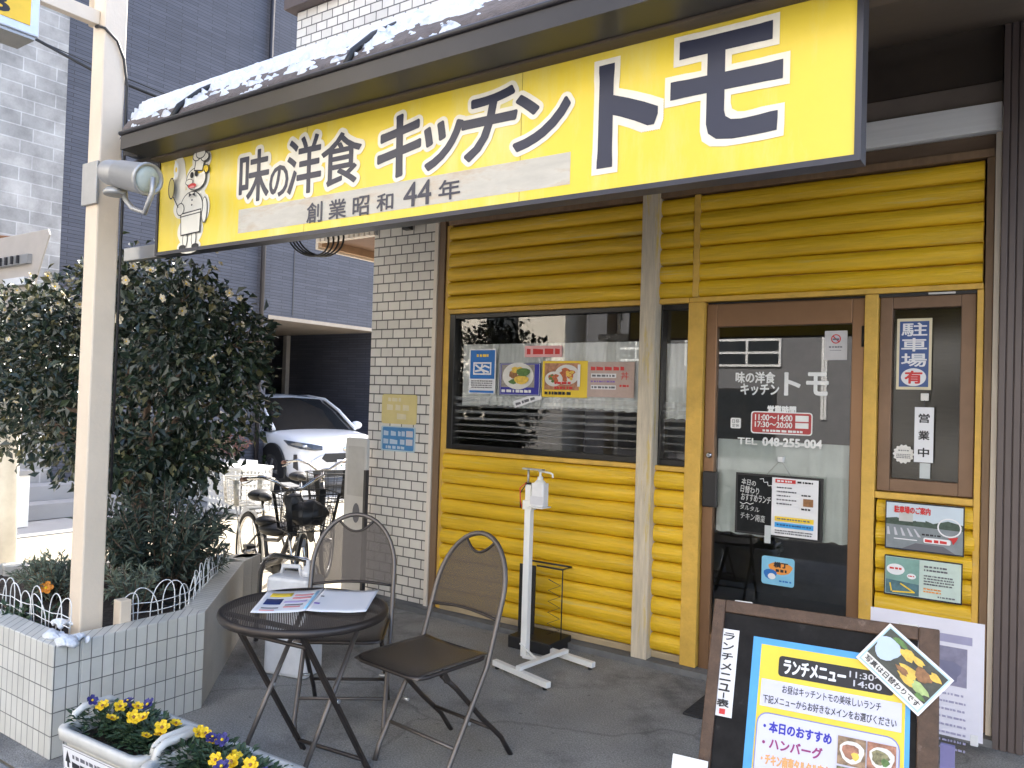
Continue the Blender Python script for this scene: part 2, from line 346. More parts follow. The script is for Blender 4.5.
class Print:
    """a flat printed thing: frame origin (lower left), unit right and up; d layers stand off by a fraction of a millimetre"""
    def __init__(s, o, ux, uy, mb=None): s.o = Vector(o); s.x = Vector(ux).normalized(); s.y = Vector(uy).normalized(); s.n = s.x.cross(s.y); s.mb = mb or MB(); s.k = 0.0012
    def p(s, x, y, d): return s.o + s.x*x + s.y*y + s.n*d
    def T(s, d=0): return Matrix.Translation(s.o+s.n*d) @ Matrix(((s.x.x, s.y.x, s.n.x, 0), (s.x.y, s.y.y, s.n.y, 0), (s.x.z, s.y.z, s.n.z, 0), (0, 0, 0, 1)))
    def up(s): s.k += .00035; return s.k
    def sheet(s, w, h, m, th=.0012, r=0):
        s.mb.prism(rrect(0, 0, w, h, r), s.T(), th, m); s.k = th; return s
    def rect(s, x0, y0, x1, y1, m, r=0):
        d = s.up(); s.mb.poly([s.p(x, y, d) for x, y in rrect(x0, y0, x1, y1, r)], m); return s
    def shape(s, pts, m): d = s.up(); s.mb.poly([s.p(x, y, d) for x, y in pts], m); return s
    def disc(s, cx, cy, rx, ry, m, n=20, wob=0, a0=0):
        return s.shape([(cx+rx*(1+wob*math.sin(5*t+a0))*math.cos(t), cy+ry*(1+wob*math.sin(3*t+a0))*math.sin(t)) for t in [2*math.pi*i/n for i in range(n)]], m)
    def line(s, pts, wd, m):
        d = s.up()
        for a, b in zip(pts, pts[1:]):
            a, b = Vector(a), Vector(b); q = (b-a); q = Vector((-q.y, q.x)).normalized()*wd/2; e = (b-a).normalized()*wd*.3
            s.mb.poly([s.p(*v, d) for v in (a-q-e, b-q+e, b+q+e, a+q-e)], m); d += .00003
        s.k = d; return s
    def text(s, body, x0, y0, x1, y1, m, bold=0, shear=0, ring=8, skew=0, square=False):   # fitted into the box
        vs, fs, w_, h_ = glyph(body, shear); offs = [(0, 0)]
        if bold: offs += [(bold*math.cos(2*math.pi*i/ring), bold*math.sin(2*math.pi*i/ring)) for i in range(ring)]
        if square: offs = [(0, 0)]+[(bold*a/4, bold*c/4) for a in range(-4, 5) for c in range(-4, 5) if max(abs(a), abs(c)) == 4 or (abs(a), abs(c)) in ((2, 2), (0, 2), (2, 0))]
        d = s.up()
        for ox, oy in offs:
            V = [s.mb.b.verts.new(s.p(x0+a*(x1-x0)+ox, y0+b*(y1-y0)+oy+skew*(a-.5), d)) for a, b in vs]
            for f in fs: s.mb.face([V[i] for i in f], m)
            d += .00002
        s.k = d; return s
    def words(s, x0, y0, x1, h, m, n=1, gap=None, seed=0):        # unreadable small print as broken dashes
        rg = random.Random(seed); gap = gap or h*1.9
        for i in range(n):
            y = y0-i*gap; x = x0; d = s.up()
            while x < x1-h*.8:
                q = min(h*rg.uniform(.6, 2.2), x1-x); s.mb.poly([s.p(*v, d) for v in ((x, y), (x+q, y), (x+q, y+h*rg.uniform(.8, 1)), (x, y+h))], m); x += q+h*rg.uniform(.2, .7)
        return s
    def done(s, name, parent=None): return s.mb.build(name, parent)
def rrect(x0, y0, x1, y1, r):
    if r <= 0: return [(x0, y0), (x1, y0), (x1, y1), (x0, y1)]
    out = []
    for cx, cy, a in ((x1-r, y0+r, -90), (x1-r, y1-r, 0), (x0+r, y1-r, 90), (x0+r, y0+r, 180)):
        for i in range(5): t = rad(a+22.5*i); out.append((cx+r*math.cos(t), cy+r*math.sin(t)))
    return out
X3, Y3, Z3 = Vector((1, 0, 0)), Vector((0, 1, 0)), Vector((0, 0, 1))
def wallprint(u0, v0, u1, v1, y=0):     # a poster on the plane y=const, from its photo corners (upper left, lower right)
    a, b = ony(u0, v0, y), ony(u1, v1, y); x0, x1, z0, z1 = a.x, b.x, b.z, a.z
    return Print((x0, y, z0), X3, Z3), x1-x0, z1-z0

# ================================================================== THE SETTING: ground
g = MB(); g.poly([(-150, -150, -.16), (150, -150, -.16), (150, 150, -.16), (-150, 150, -.16)], ASPH); setting(g, 'road')
g = MB(); g.box(-6.4, 6, -3.62, 14, -.5, -.012, ALLEY); setting(g, 'alley')
g = MB(); g.box(-30, -6.44, -3.62, 14, -.5, -.008, FORE); setting(g, 'forecourt')
g = MB(); g.box(-6.44, -6.40, -3.62, 14, -.5, -.03, GUT); setting(g, 'gutter_channel')
g = MB()                                                     # pavement: laid slabs with open joints
for i in range(-12, 14):
    for j in range(2):
        x = i*.45+.1*j; g.box(x+.004, x+.446, -3.60+j*.45+.004, -3.15+j*.45-.004 if j == 0 else -2.70, -.4, -.006+random.uniform(-.002, .002), PAVE)
setting(g, 'pavement')
g = MB(); g.box(-8, 8, -3.74, -3.62, -.5, -.01, FORE); setting(g, 'road_kerb')
g = MB(); g.poly([(-2.5, -2.69, 0), (3.5, -2.69, 0), (3.5, .3, 0), (-2.5, .3, 0)], CONC); setting(g, 'terrace')
bm_ = MB(); bm_.box(-2.46, 1.42, -.10, -.004, 0.001, .034, M('step_concrete', (.15, .15, .15), .85, var=.2, scale=8, bump=.3)); setting(bm_, 'step')

# ================================================================== SHOP BUILDING
shop = thing('shop_building', (0, 0, 0), 'small restaurant building with yellow log siding, brown posts and white tiled upper floor', 'building')
xA, xB, xM0, xM1, xN, xD0, xD1, xS0, xS1, xE = -1.86, -1.735, -.307, -.212, -.035, .058, .855, .922, 1.322, 1.352
ZS, ZW0, ZW1, ZT = .075, 1.10, 2.0, 2.59
b = MB(); b.box(-2.466, -1.87, 0, 2.2, 0, 2.66, TILEW); b.build('tiled_pillar', shop)
ztop = ony(297, 13, -.25).z
b = MB(); b.box(-3.10, 3.6, -.25, 3.2, 3.252, ztop, TILEW); b.build('upper_wall', shop)
b = MB(); b.box(-3.16, 3.6, -.33, 3.26, ztop+.002, ztop+.16, M('brown_cap', (.10, .075, .07), .5)); b.build('roof_cap', shop)
b = MB()                                                    # ribbed white cladding of the overhang
x = -3.06
while x < -2.47: b.box(x, x+.040, -.03, .03, 2.60, 2.999, BEIGE); b.box(x+.040, x+.052, -.018, .03, 2.60, 2.999, GALV); x += .052
b.build('ribbed_cladding', shop)
b = MB(); b.box(-3.055, -2.47, .031, 3.0, 2.63, 2.70, M('soffit_wood', (.17, .09, .05), .6, var=.2)); b.box(-3.10, -3.056, .03, 3.0, 2.575, 2.65, M('soffit_beam', (.42, .27, .16), .6)); b.box(-3.13, -3.101, .03, 3.0, 2.56, 2.62, BEIGE); b.build('overhang_soffit', shop)
b = MB(); b.box(1.53, 3.6, -.04, 2.2, 0, 2.999, TILEW); b.build('side_wall', shop)
# log siding
def logs(name, x0, x1, z0, z1, n, depth=.036):
    b = MB(); h = (z1-z0)/n
    for i in range(n):
        za = z0+i*h; hh = h*random.uniform(.955, .99); dd = depth*random.uniform(.85, 1.1); prof = [(0.014, za)]
        for k in range(11): t = math.pi*k/10; prof.append((-.006-dd*math.sin(t)**.72, za+hh*(1-math.cos(t))/2))
        prof.append((.014, za+hh)); seg = max(2, int((x1-x0)/.12)); ph = random.uniform(0, 50)
        def fn(u, v):
            y, z = prof[round(v*(len(prof)-1))]; xx = x0+(x1-x0)*u
            wv = noise.noise(Vector((xx*1.3+ph, za*9, 0)))
            return Vector((xx, y+.005*wv, z+.004*noise.noise(Vector((xx*2+ph, 7, za)))))
        b.grid(fn, seg, len(prof)-1, YEL)
    b.box(x0, x1, .012, .05, z0, z1, YTRIM)
    return b.build(name, shop)
logs('log_siding', xB, xM0, ZS, ZW0-.028, 10); logs('log_siding', xM1, xN, ZS, ZW0-.028, 10)
logs('log_siding', xB, xM0, ZW1+.03, ZT, 6, .040); logs('log_siding', xM1, -.018, ZW1+.03, ZT, 6, .040); logs('log_siding', .018, 1.345, ZW1+.03, ZT, 6, .040)
logs('log_siding', .928, xS1+.012, .03, ZW0-.075, 9)
# posts, rails and trim
BX('main_post', xM0, xM1, -.085, .06, 0.02, 2.655, POSTW, shop, .006)
BX('metal_trim', xA-.012, xA+.02, -.03, .06, 0.03, 2.63, BEIGE, shop); BX('brown_jamb', xA+.022, xA+.075, -.02, .06, .035, 2.63, BRTRIM, shop); BX('yellow_jamb', xA+.077, xB, -.008, .06, .035, 2.6, YTRIM, shop)
for (x0, x1) in ((xB, xM0), (xM1, xN)):
    BX('window_rail', x0, x1, -.036, .06, ZW0-.026, ZW0, YTRIM, shop); BX('window_rail', x0, x1, -.036, .06, ZW1, ZW1+.028, YTRIM, shop); BX('base_board', x0, x1, -.02, .05, .036, ZS-.002, M('base_wood', (.40, .31, .19), .7, var=.2, scale=8, stretch=(.5, 3, 3)), shop)
BX('head_rail', xN+.002, 1.35, -.036, .06, ZW1+.002, ZW1+.028, YTRIM, shop)
BX('divider', -.017, .017, -.042, .05, ZW1+.030, ZT, YTRIM, shop)
BX('door_post', xN, xD0-.004, -.045, .06, .036, ZW1-.001, YTRIM, shop); BX('door_post', xD1+.003, xS0-.004, -.04, .06, .036, ZW1-.001, YTRIM, shop)
BX('door_post', xS1+.004, xE, -.04, .06, .036, ZW1-.001, YTRIM, shop); BX('window_rail', xS0-.003, xS1+.003, -.038, .06, ZW0-.072, ZW0-.042, YTRIM, shop)
BX('jamb', xE+.002, xE+.034, -.03, .06, .036, 2.60, BRTRIM, shop); BX('metal_trim', xE+.036, 1.412, -.045, .06, .02, 2.70, BEIGE, shop)
BX('lintel_rail', xB, 1.385, -.05, .06, ZT+.002, ZT+.038, BRTRIM, shop); BX('lintel_beam', xA, 1.386, -.02, .06, ZT+.04, 2.70, M('lintel_brown', (.13, .085, .055), .6, var=.15, stretch=(.5, 3, 3)), shop)
BX('lintel_band', xA, 1.41, -.06, .05, 2.705, 2.83, M('bright_band', (.86, .87, .89), .3, 0, var=.04, stretch=(.3, 1, 12)), shop)
BX('fascia_panel', xA, 1.41, -.04, .05, 2.833, 2.93, M('fascia_low', (.17, .14, .12), .7), shop); BX('fascia_panel', xA, 1.41, -.03, .05, 2.933, 3.25, SOFF, shop)
b = MB()                                                    # ribbed brown corner post
x = 1.416
for i in range(4): b.box(x, x+.024, -.10, .05, 0, 3.2, DARKBR); b.box(x+.024, x+.029, -.092, .05, 0, 3.2, DARKBR); x += .029
b.build('corner_post', shop, bevel=.002)
# room behind the glass
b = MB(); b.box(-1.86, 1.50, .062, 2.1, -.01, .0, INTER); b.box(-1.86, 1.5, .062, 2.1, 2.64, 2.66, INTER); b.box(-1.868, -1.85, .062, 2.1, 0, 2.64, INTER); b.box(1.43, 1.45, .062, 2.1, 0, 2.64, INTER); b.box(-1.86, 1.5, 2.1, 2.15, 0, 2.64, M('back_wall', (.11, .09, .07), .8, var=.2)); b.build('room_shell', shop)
# shop window, two panes
def window(x0, x1, z0, z1, glass, fr=BLACKF, wl=.045, wr=.012, wt=.03, wb=.034, y=.012):
    b = MB(); b.box(x0, x0+wl, y-.02, y+.045, z0, z1, fr); b.box(x1-wr, x1, y-.02, y+.045, z0, z1, fr); b.box(x0+wl, x1-wr, y-.018, y+.045, z1-wt, z1, fr); b.box(x0+wl, x1-wr, y-.018, y+.045, z0, z0+wb, fr)
    f = b.build('window_frame', shop, bevel=.003)
    b = MB(); b.poly([(x0+wl, y+.018, z0+wb), (x1-wr, y+.018, z0+wb), (x1-wr, y+.018, z1-wt), (x0+wl, y+.018, z1-wt)], glass); b.build('pane', f)
    return f
f1 = window(xB+.001, xM0-.001, ZW0+.001, ZW1-.001, GLASS); f2 = window(xM1+.001, xN-.001, ZW0+.001, ZW1-.001, GLASS, wl=.012)
FROST = M('frosted_film', (.55, .56, .57), .6, alpha=.24, var=.02)
for f, x0, x1 in ((f1, xB+.047, xM0-.014), (f2, xM1+.014, xN-.014)):
    b = MB()
    for i in range(7): z = ZW0+.075+i*.042; b.poly([(x0, .0292, z), (x1, .0292, z), (x1, .0292, z+.006+.0032*i), (x0, .0292, z+.006+.0032*i)], FROST)
    b.build('frosted_strips', f)
# door
door = MB(); FW_ = .058
door.box(xD0, xD0+FW_, -.012, .035, .03, ZW1-.012, BRONZE); door.box(xD1-FW_, xD1, -.012, .035, .03, ZW1-.012, BRONZE); door.box(xD0+FW_, xD1-FW_, -.011, .034, 1.865, ZW1-.012, BRONZE); door.box(xD0+FW_, xD1-FW_, -.011, .034, .03, .22, BRONZE)
door.box(xD0+.0, xD1, .0, .05, ZW1-.0115, ZW1, BLK)
door = door.build('door', shop, bevel=.004)
b = MB(); b.poly([(xD0+FW_, .012, .22), (xD1-FW_, .012, .22), (xD1-FW_, .012, 1.865), (xD0+FW_, .012, 1.865)], DGLASS); b.build('pane', door)
BX('handle', .068, .148, -.045, -.0125, .90, 1.09, M('handle_black', (.02, .019, .02), .35), door, .006)
b = MB(); b.lathe((.089, -.012, 1.175), (0, -1, 0), [(.017, 0), (.017, .006), (.012, .009), (.011, .010)], CHROME, 16); b.box(.0875, .0905, -.0235, -.022, 1.170, 1.180, BLK); b.build('lock', door)
b = MB()
for z in (.25, 1.75): b = MB(); b.lathe((xD1-.004, -.018, z), (0, 0, 1), [(.009, 0), (.009, .1)], BLK, 10); b.build('hinge', door)
# side window
sw = window(xS0, xS1, ZW0-.038, ZW1, glass_mat('reeded_glass', (.40, .37, .30), 1.1, .15), M('side_frame', (.19, .115, .07), .45, .3), .055, .06, .07, .06)
b = MB(); b.box(xS0+.05, xS1-.05, .06, .07, ZW0, ZW1-.05, M('side_blind', (.10, .085, .065), .8, var=.25, scale=40, stretch=(.3, 1, 4))); b.build('blind', sw)
b = MB(); b.box(xS0-.003, xS1+.003, -.03, -.0085, ZW1-.016, ZW1-.001, BLK); b.box(1.13, 1.24, -.034, -.031, ZW1-.013, ZW1-.004, ALU); b.build('head_strip', sw)
# sensor lamp under the canopy, hooks
b = MB(); p = ony(1003, 10, -.05); b.box(p.x-.022, p.x+.008, -.16, -.03, p.z-.05, p.z+.12, WHITE); b.lathe((p.x-.007, -.161, p.z-.03), (0, -1, 0), [(.010, 0), (.010, .004)], BLK, 12)
tag(b.build('door_sensor', None, bevel=.006), 'small white sensor box at the top of the brown corner post', 'sensor')
# cafe curtains: gathered cloth behind the glass
def curtain(name, x0, x1, z0, z1, label, amp=.012, y=.056, n=130, lam=.05):
    ph = random.uniform(0, 9)
    def fn(u, v):
        x = x0+(x1-x0)*u; a = amp*(.45+.55*(1-v)); q = x/lam*2*math.pi*(1+.12*math.sin(x*5+ph))
        return Vector((x, y+a*math.sin(q+.6*math.sin(x*9))+.004*noise.noise(Vector((x*6, v*5, ph))), z0+(z1-z0)*v+(.006*math.sin(x*9+ph)+.003*math.sin(q))*(1-v)))
    b = MB(); b.grid(fn, n, 8, CURT); return tag(b.build(name), label, 'curtain')
curtain('cafe_curtain', xB+.075, xM0-.012, 1.395, 1.80, 'wide white half curtain hung across the large shop window')
curtain('cafe_curtain', xM1+.013, xN-.012, 1.365, 1.785, 'narrow white half curtain in the slim window by the door', n=40)
curtain('door_curtain', xD0+.062, xD1-.062, .77, 1.265, 'white curtain across the middle of the glass entrance door', .007, .045, 80, .09)

# ================================================================== AWNING ROOF
def xl(y): return max(-3.3, -1.56-(y+2.40)*1.0)
PROF = [(-2.405, 2.455), (-2.37, 2.525), (-2.28, 2.615), (-2.15, 2.71), (-2.0, 2.805), (-1.85, 2.892), (-1.65, 2.985), (-1.4, 3.075), (-1.1, 3.15), (-.7, 3.215), (-.255, 3.25)]
def prof(v):
    f = v*(len(PROF)-1); i = min(int(f), len(PROF)-2); q = f-i
    return PROF[i][0]*(1-q)+PROF[i+1][0]*q, PROF[i][1]*(1-q)+PROF[i+1][1]*q
XR = 2.4
awn = thing('awning_roof', (0, -2.2, 2.45), 'curved brown canopy roof above the yellow sign with dark gutter', 'canopy')
def roof_pt(u, v, up=0):
    y, z = prof(v); return Vector((xl(y)+(XR-xl(y))*u, y, z+up))
b = MB(); b.grid(lambda u, v: roof_pt(u, v), 40, 30, SHING); b.build('roof_sheet', awn)
b = MB(); b.poly([(xl(-2.3)+.03, -2.30, 2.405), (XR, -2.30, 2.405), (XR, -.04, 3.17), (-3.25, -.26, 3.13), (xl(-.9), -.9, 2.89)], SOFF)
b.box(-1.50, XR, -2.299, -2.14, 2.392, 2.402, M('soffit_board', (.10, .075, .055), .6, var=.15, stretch=(.3, 2, 2))); b.build('soffit', awn)
b = MB(); gx = onz(124, 150, 2.44).x
b.box(-1.50, XR, -2.43, -2.302, 2.398, 2.464, GUT); b.tube([(-1.50, -2.432, 2.462), (XR, -2.432, 2.462)], .009, GUT, 8)
pts = [(-1.56, -2.40), (-1.62, -2.33), (xl(-1.2), -1.2)]
b.bar((-1.53, -2.37, 2.43), (xl(-.9)-.03, -.95, 2.86), .05, .07, GUT); b.build('gutter', awn)
for (u, v) in ((226, 95), (397, 45)):
    q = ony(u, v, -2.16); b = MB(); b.tube([(q.x+.012, y-.004, z+.012) for y, z in PROF[:7]], [.011]*7, BLK, 6); b.build('roof_seam', awn)
q = ony(397, 45, -2.16); b = MB(); b.tube([(q.x+1.06, y-.004, z+.012) for y, z in PROF[:7]], [.011]*7, BLK, 6); b.build('roof_seam', awn)
# snow lying on the roof: real thickness, ragged lower margin
b = MB(); NU, NV = 520, 96; hgt = {}
for i in range(NU+1):
    for j in range(NV+1):
        u, v = i/NU, j/NV*.9+.012; p = roof_pt(u, v)
        c = (v-.25)*4.4 + 1.05*noise.fractal(Vector((p.x*9, v*36, 3)), .9, 2.1, 4) + .35*noise.noise(Vector((p.x*1.6, v*3, 8))) + .30
        hgt[i, j] = (p, c)
vv = {}
for (i, j), (p, c) in hgt.items(): vv[i, j] = b.b.verts.new(p+Vector((0, -.3, 1)).normalized()*(.003+max(-.012, min(.034, c*.04))))
for i in range(NU):
    for j in range(NV):
        if max(hgt[i+a, j+d][1] for a in (0, 1) for d in (0, 1)) > 0:
            f = b.face([vv[i, j], vv[i+1, j], vv[i+1, j+1], vv[i, j+1]], SNOW)
            if f: f.smooth = True
for v in [v for v in b.b.verts if not v.link_faces]: b.b.verts.remove(v)
tag(b.build('roof_snow'), 'thin patchy snow lying along the curved canopy roof', 'snow', kind='stuff')

# ================================================================== THE SIGNBOARD
YS = -2.25
sTL, sBL, sBR = ony(159, 161, YS), ony(157, 257.5, YS), ony(861, 152.5, YS)
sx0, sx1, sz0, sz1 = sTL.x, sBR.x, (sBL.z+sBR.z)/2-.005, sTL.z+.018
sign = thing('signboard', ((sx0+sx1)/2, YS, sz0), 'long yellow signboard with dark blue lettering under the canopy', 'sign')
SIGNY = M('sign_yellow', (.80, .615, .06), .30, var=.04, scale=2.5, patch=((.74, .68, .28), .48, 1.8, .30, (2.2, 1, .5)))
SFR = M('sign_frame', (.04, .042, .06), .4, .3)
b = MB(); t = .014
b.box(sx0, sx1, YS-.004, YS+.055, sz0, sz0+t, SFR); b.box(sx0, sx1, YS-.004, YS+.055, sz1-t, sz1, SFR); b.box(sx0, sx0+t, YS-.004, YS+.055, sz0+t, sz1-t, SFR); b.box(sx1-t, sx1, YS-.004, YS+.055, sz0+t, sz1-t, SFR); b.build('sign_frame', sign)
b = MB(); b.box(sx0+t, sx1-t, YS+.002, YS+.05, sz0+t, sz1-t, SIGNY)
for k in (1, 2): xx = sx0+(sx1-sx0)*k/3; b.box(xx, xx+.0022, YS+.0012, YS+.002, sz0+t, sz1-t, M('sign_seam', (.42, .32, .05), .5))
b.build('sign_face', sign)
PS = Print((0, YS+.002, 0), X3, Z3); PS.k = .0006
SNV = M('sign_letter_navy', (.022, .026, .055), .35, var=.06); SWH = M('sign_letter_white', (.80, .76, .66), .4, var=.10, scale=14, patch=((.55, .42, .26), .66, 10, .12)); SPT = M('sign_repair_patch', (.56, .53, .47), .5, var=.2, scale=5, stretch=(.5, 1, 2), patch=((.44, .29, .16), .50, 4, .2, (.6, 1, 2.5)))
def cbox(u0, v0, u1, v1):
    um, vm = (u0+u1)/2, (v0+v1)/2
    return ony(u0, vm, YS).x, ony(um, v1, YS).z, ony(u1, vm, YS).x, ony(um, v0, YS).z
LET = [('味', (240, 151, 269, 201), 0), ('の', (270, 166, 288, 196), 0), ('洋', (288, 137, 321, 193), 0), ('食', (322, 133, 361, 184), 0),
       ('キ', (379, 116, 420, 176), .18), ('ッ', (425, 122, 462, 167), .18), ('チ', (463, 92, 516, 157), .22), ('ン', (515, 92, 569, 146), .0), ('ト', (601, 63, 655, 161), 0), ('モ', (674, 35, 779, 136), 0)]
# repair patch first (lowest)
P0, P1 = ony(238, 223, YS), ony(570, 170, YS)
pz0, pz1 = ony(238, 235, YS).z, ony(238, 210, YS).z
PS.rect(P0.x, pz0+.006, P1.x, pz1, SPT)
for ch, bx, sh in LET:
    PS.k = .0012; x0, z0, x1, z1 = cbox(*bx); PS.text(ch, x0, z0, x1, z1, SWH, bold=.019 if ch not in 'トモ' else .025, shear=sh, ring=28, square=ch in 'トモ')
for ch, bx, sh in LET:
    PS.k = .0026; x0, z0, x1, z1 = cbox(*bx); PS.text(ch, x0, z0, x1, z1, SNV, bold=(.003 if ch in '味の洋食' else .0055) if ch not in 'トモ' else .009, shear=sh, ring=16, square=ch in 'トモ')
for ch, bx in (('創', (307, 202, 322, 223)), ('業', (329, 199, 346, 219)), ('昭', (353, 196, 369, 216)), ('和', (377, 193, 393, 211)), ('44', (404, 181, 431, 206)), ('年', (439, 179, 460, 200))):
    PS.k = .0026; x0, z0, x1, z1 = cbox(*bx); PS.text(ch, x0, z0+.002, x1, z1-.002, SNV, bold=.0012)
PS.done('lettering', sign)
# the little chef emblem with a frying pan, drawn as a cut-out sticker
EM = Print((0, YS+.002, 0), X3, Z3); EM.k = .0006
cw = ony(192, 205, YS); ex, ez = cw.x, cw.z; sc = .0049
def E_(u, v): return (ex+(u-196)*sc*.98*1.25, ez-(v-205)*sc)
def eo(cu, cv, ru, rv, m, wob=0): EM.disc(*E_(cu, cv), ru*sc*1.38, rv*sc, m, 28, wob)
EMW = M('emblem_white', (.82, .79, .70), .4, var=.04)
for c in ((197, 207, 14, 19), (201, 184, 12, 14), (205, 169, 9.5, 9), (195, 226, 13, 13), (194, 239, 12, 6), (181, 186, 6.5, 22), (180, 172, 6, 10), (211, 209, 4.5, 11), (184, 206, 8, 9)): eo(*c, EMW)
def outl(cu, cv, ru, rv, fill, lw=.8): eo(cu, cv, ru+lw*.8, rv+lw, INK); eo(cu, cv, ru, rv, fill)
outl(190, 233, 2.0, 6, EMW); outl(200, 233, 2.0, 6, EMW); eo(187.5, 239.6, 3.6, 2.2, INK); eo(202, 239.6, 3.6, 2.2, INK)
outl(211, 211, 2.4, 10, EMW); outl(196.5, 208, 11, 13.5, EMW)
for pl_, m_ in (([(184.5, 211), (208, 209.5), (207.5, 229), (185.5, 230)], INK), ([(185.4, 212), (207.2, 210.5), (206.6, 228), (186.4, 229)], EMW)): EM.shape([E_(*p) for p in pl_], m_)
EM.line([E_(184.5, 214), E_(208, 212.5)], .004, INK); outl(184.5, 207.5, 3.4, 4.6, EMW)
outl(211.5, 178, 2.6, 3, PYEL); outl(201.5, 184.5, 9.2, 8.8, EMW); eo(205, 178.5, 4.5, 2.2, PYEL)
for pl_, m_ in (([(199, 178), (201, 166), (211, 168), (209, 179.5)], INK), ([(200, 177), (201.8, 167), (210.2, 169), (208.3, 178.4)], EMW)): EM.shape([E_(*p) for p in pl_], m_)
outl(202, 166, 3.6, 3.4, EMW); outl(211, 168, 3.4, 3.2, EMW); outl(206.6, 164.6, 4.2, 3.6, EMW)
eo(197.5, 181, 1.7, 2.6, INK); eo(202.5, 180.5, 1.6, 2.5, INK); outl(195, 186.5, 3.4, 2.1, EMW, .6); eo(198.5, 190, 4, 2.0, RED); eo(198.5, 191, 2.6, .9, PINK)
EM.shape([E_(195.5, 195.6), E_(199, 197.3), E_(195.5, 199.2)], INK); EM.shape([E_(202.5, 195.6), E_(199, 197.3), E_(202.5, 199.2)], INK)
for v in (202, 206): eo(199.5, v, .7, .8, INK)
EM.line([E_(184, 206), E_(177.5, 196)], .006, INK); outl(175.5, 189, 2.6, 8, M('emblem_pan', (.45, .38, .10), .4), 1.2); EM.shape([E_(177, 182), E_(180, 172), E_(178, 165), E_(183, 170), E_(182.5, 180)], M('emblem_flame', (.75, .78, .80), .4)); eo(180.5, 174, 1.1, 2.2, PYEL)
EM.done('chef_emblem', sign)
b = MB(); q = ony(130, 251, YS+.03); b.box(q.x-.05, sx0-.001, YS+.03, YS+.07, sz0+.005, sz0+.062, ALU); b.build('bracket', sign, bevel=.002)
for xx in (-1.1, 0, 1.05):
    b = MB(); b.box(xx, xx+.03, YS+.02, YS+.05, sz1+.001, 2.47, GUT); b.build('hanger', sign)

# ================================================================== POLE with lamp, arm and box sign
pc = onz(79.5, 632, .42); px1, py0 = pc.x, pc.y; pw = .098
pole = thing('sign_pole', (px1-pw/2, py0+pw/2, .38), 'tall square cream painted pole standing in the tiled planter corner', 'pole')
b = MB(); b.box(px1-pw, px1, py0, py0+pw, .30, 4.4, POLEP); b.build('shaft', pole, bevel=.007)
za = onx(104, 22, px1-pw/2).z
b = MB(); b.box(px1-pw+.02, px1-.038, py0-.42, py0-.001, za-.025, za+.035, POLEP); b.bar((px1-.07, py0-.40, za-.07), (px1-.07, py0-.30, za-.026), .02, .02, GALV); b.build('arm', pole, bevel=.003)
b = MB(); b.tube([(px1-pw-.03, py0+.02, za+.0), (px1-pw-.03, py0+.02, 4.4)], .022, POLEP, 10); b.build('conduit', pole)
b = MB(); b.tube([(px1-.06, py0-.006, za-.03), (px1-.03, py0-.01, za-.035), (px1+.008, py0-.004, za-.05), (px1+.012, py0+.05, za-.085), (px1+.010, py0+pw-.015, za-.15), (px1+.008, py0+pw+.004, za-.26), (px1+.006, py0+pw+.006, 2.1), (px1+.006, py0+pw+.006, 1.0)], .006, BLK, 6); b.build('cable', pole)
b = MB(); b.box(px1+.003, px1+.06, py0+pw+.04, py0+pw+.09, .40, .53, POLEP); b.build('base_stub', pole, bevel=.004)
bs = thing('box_sign', (px1-.1, py0-.75, za-.1), 'yellow light box sign with white frame held out by the pole arm', 'sign')
bz0 = onx(39, 38, px1-.03).z; yb = onx(39, 38, px1-.03).y
b = MB(); b.box(px1-.20, px1-.03, yb-1.0, yb, bz0, bz0+.75, M('box_sign_frame', (.62, .66, .74), .35, .3)); b.build('box_frame', bs, bevel=.005)
q = Print((px1-.03, yb-.97, bz0+.035), Y3, Z3); q.sheet(.935, .68, M('box_sign_yellow', (.80, .50, .02), .35), .003); q.text('B', .765, .016, .858, .082, INK, bold=.003); q.done('sign_face', bs)
b = MB(); b.box(px1-.19, px1-.04, yb-.99, yb-.01, bz0-.012, bz0-.001, GALV); b.build('underside', bs)
# floodlight aimed along the sign
fl = thing('floodlight', (px1-.03, py0-.02, 2.2), 'round grey metal floodlight clamped to the cream pole', 'lamp')
L0, L1 = ony(108, 172, py0-.075), ony(146, 179, py0-.06)
b = MB(); ax = (L1-L0); ll = ax.length; b.lathe(L0, ax, [(.03, -.01), (.046, 0), (.05, .02), (.052, ll*.35), (.052, ll*.36), (.055, ll*.37), (.06, ll), (.064, ll+.008), (.062, ll+.018), (.054, ll+.018), (.05, ll+.008)], GALV, 24); b.build('lamp_housing', fl)
b = MB(); b.ell(L1+ax.normalized()*.004, (.052, .052, .02), M('lamp_lens', (.45, .50, .46), .12), 8, ax.to_track_quat('Z', 'Y').to_matrix().to_4x4()); b.build('lens', fl)
b = MB(); q = ony(103, 180, py0-.012); b.box(px1-pw-.01, px1+.012, py0-.014, py0-.002, q.z-.09, q.z+.09, GALV); b.build('clamp_plate', fl, bevel=.002)
b = MB(); m1 = L0.lerp(L1, .25); b.tube([m1+Vector((.0, .03, -.03)), m1+Vector((.03, .02, -.10)), m1+Vector((.12, -.0, -.15)), L1+Vector((.0, 0, -.13)), L1+Vector((.045, 0, -.06)), L1+Vector((.05, 0, .0))], .010, GALV, 8); b.lathe(m1+Vector((-.01, .0, -.085)), (0, 0, 1), [(.04, 0), (.045, .012), (.03, .03)], GALV, 16); b.build('yoke', fl)

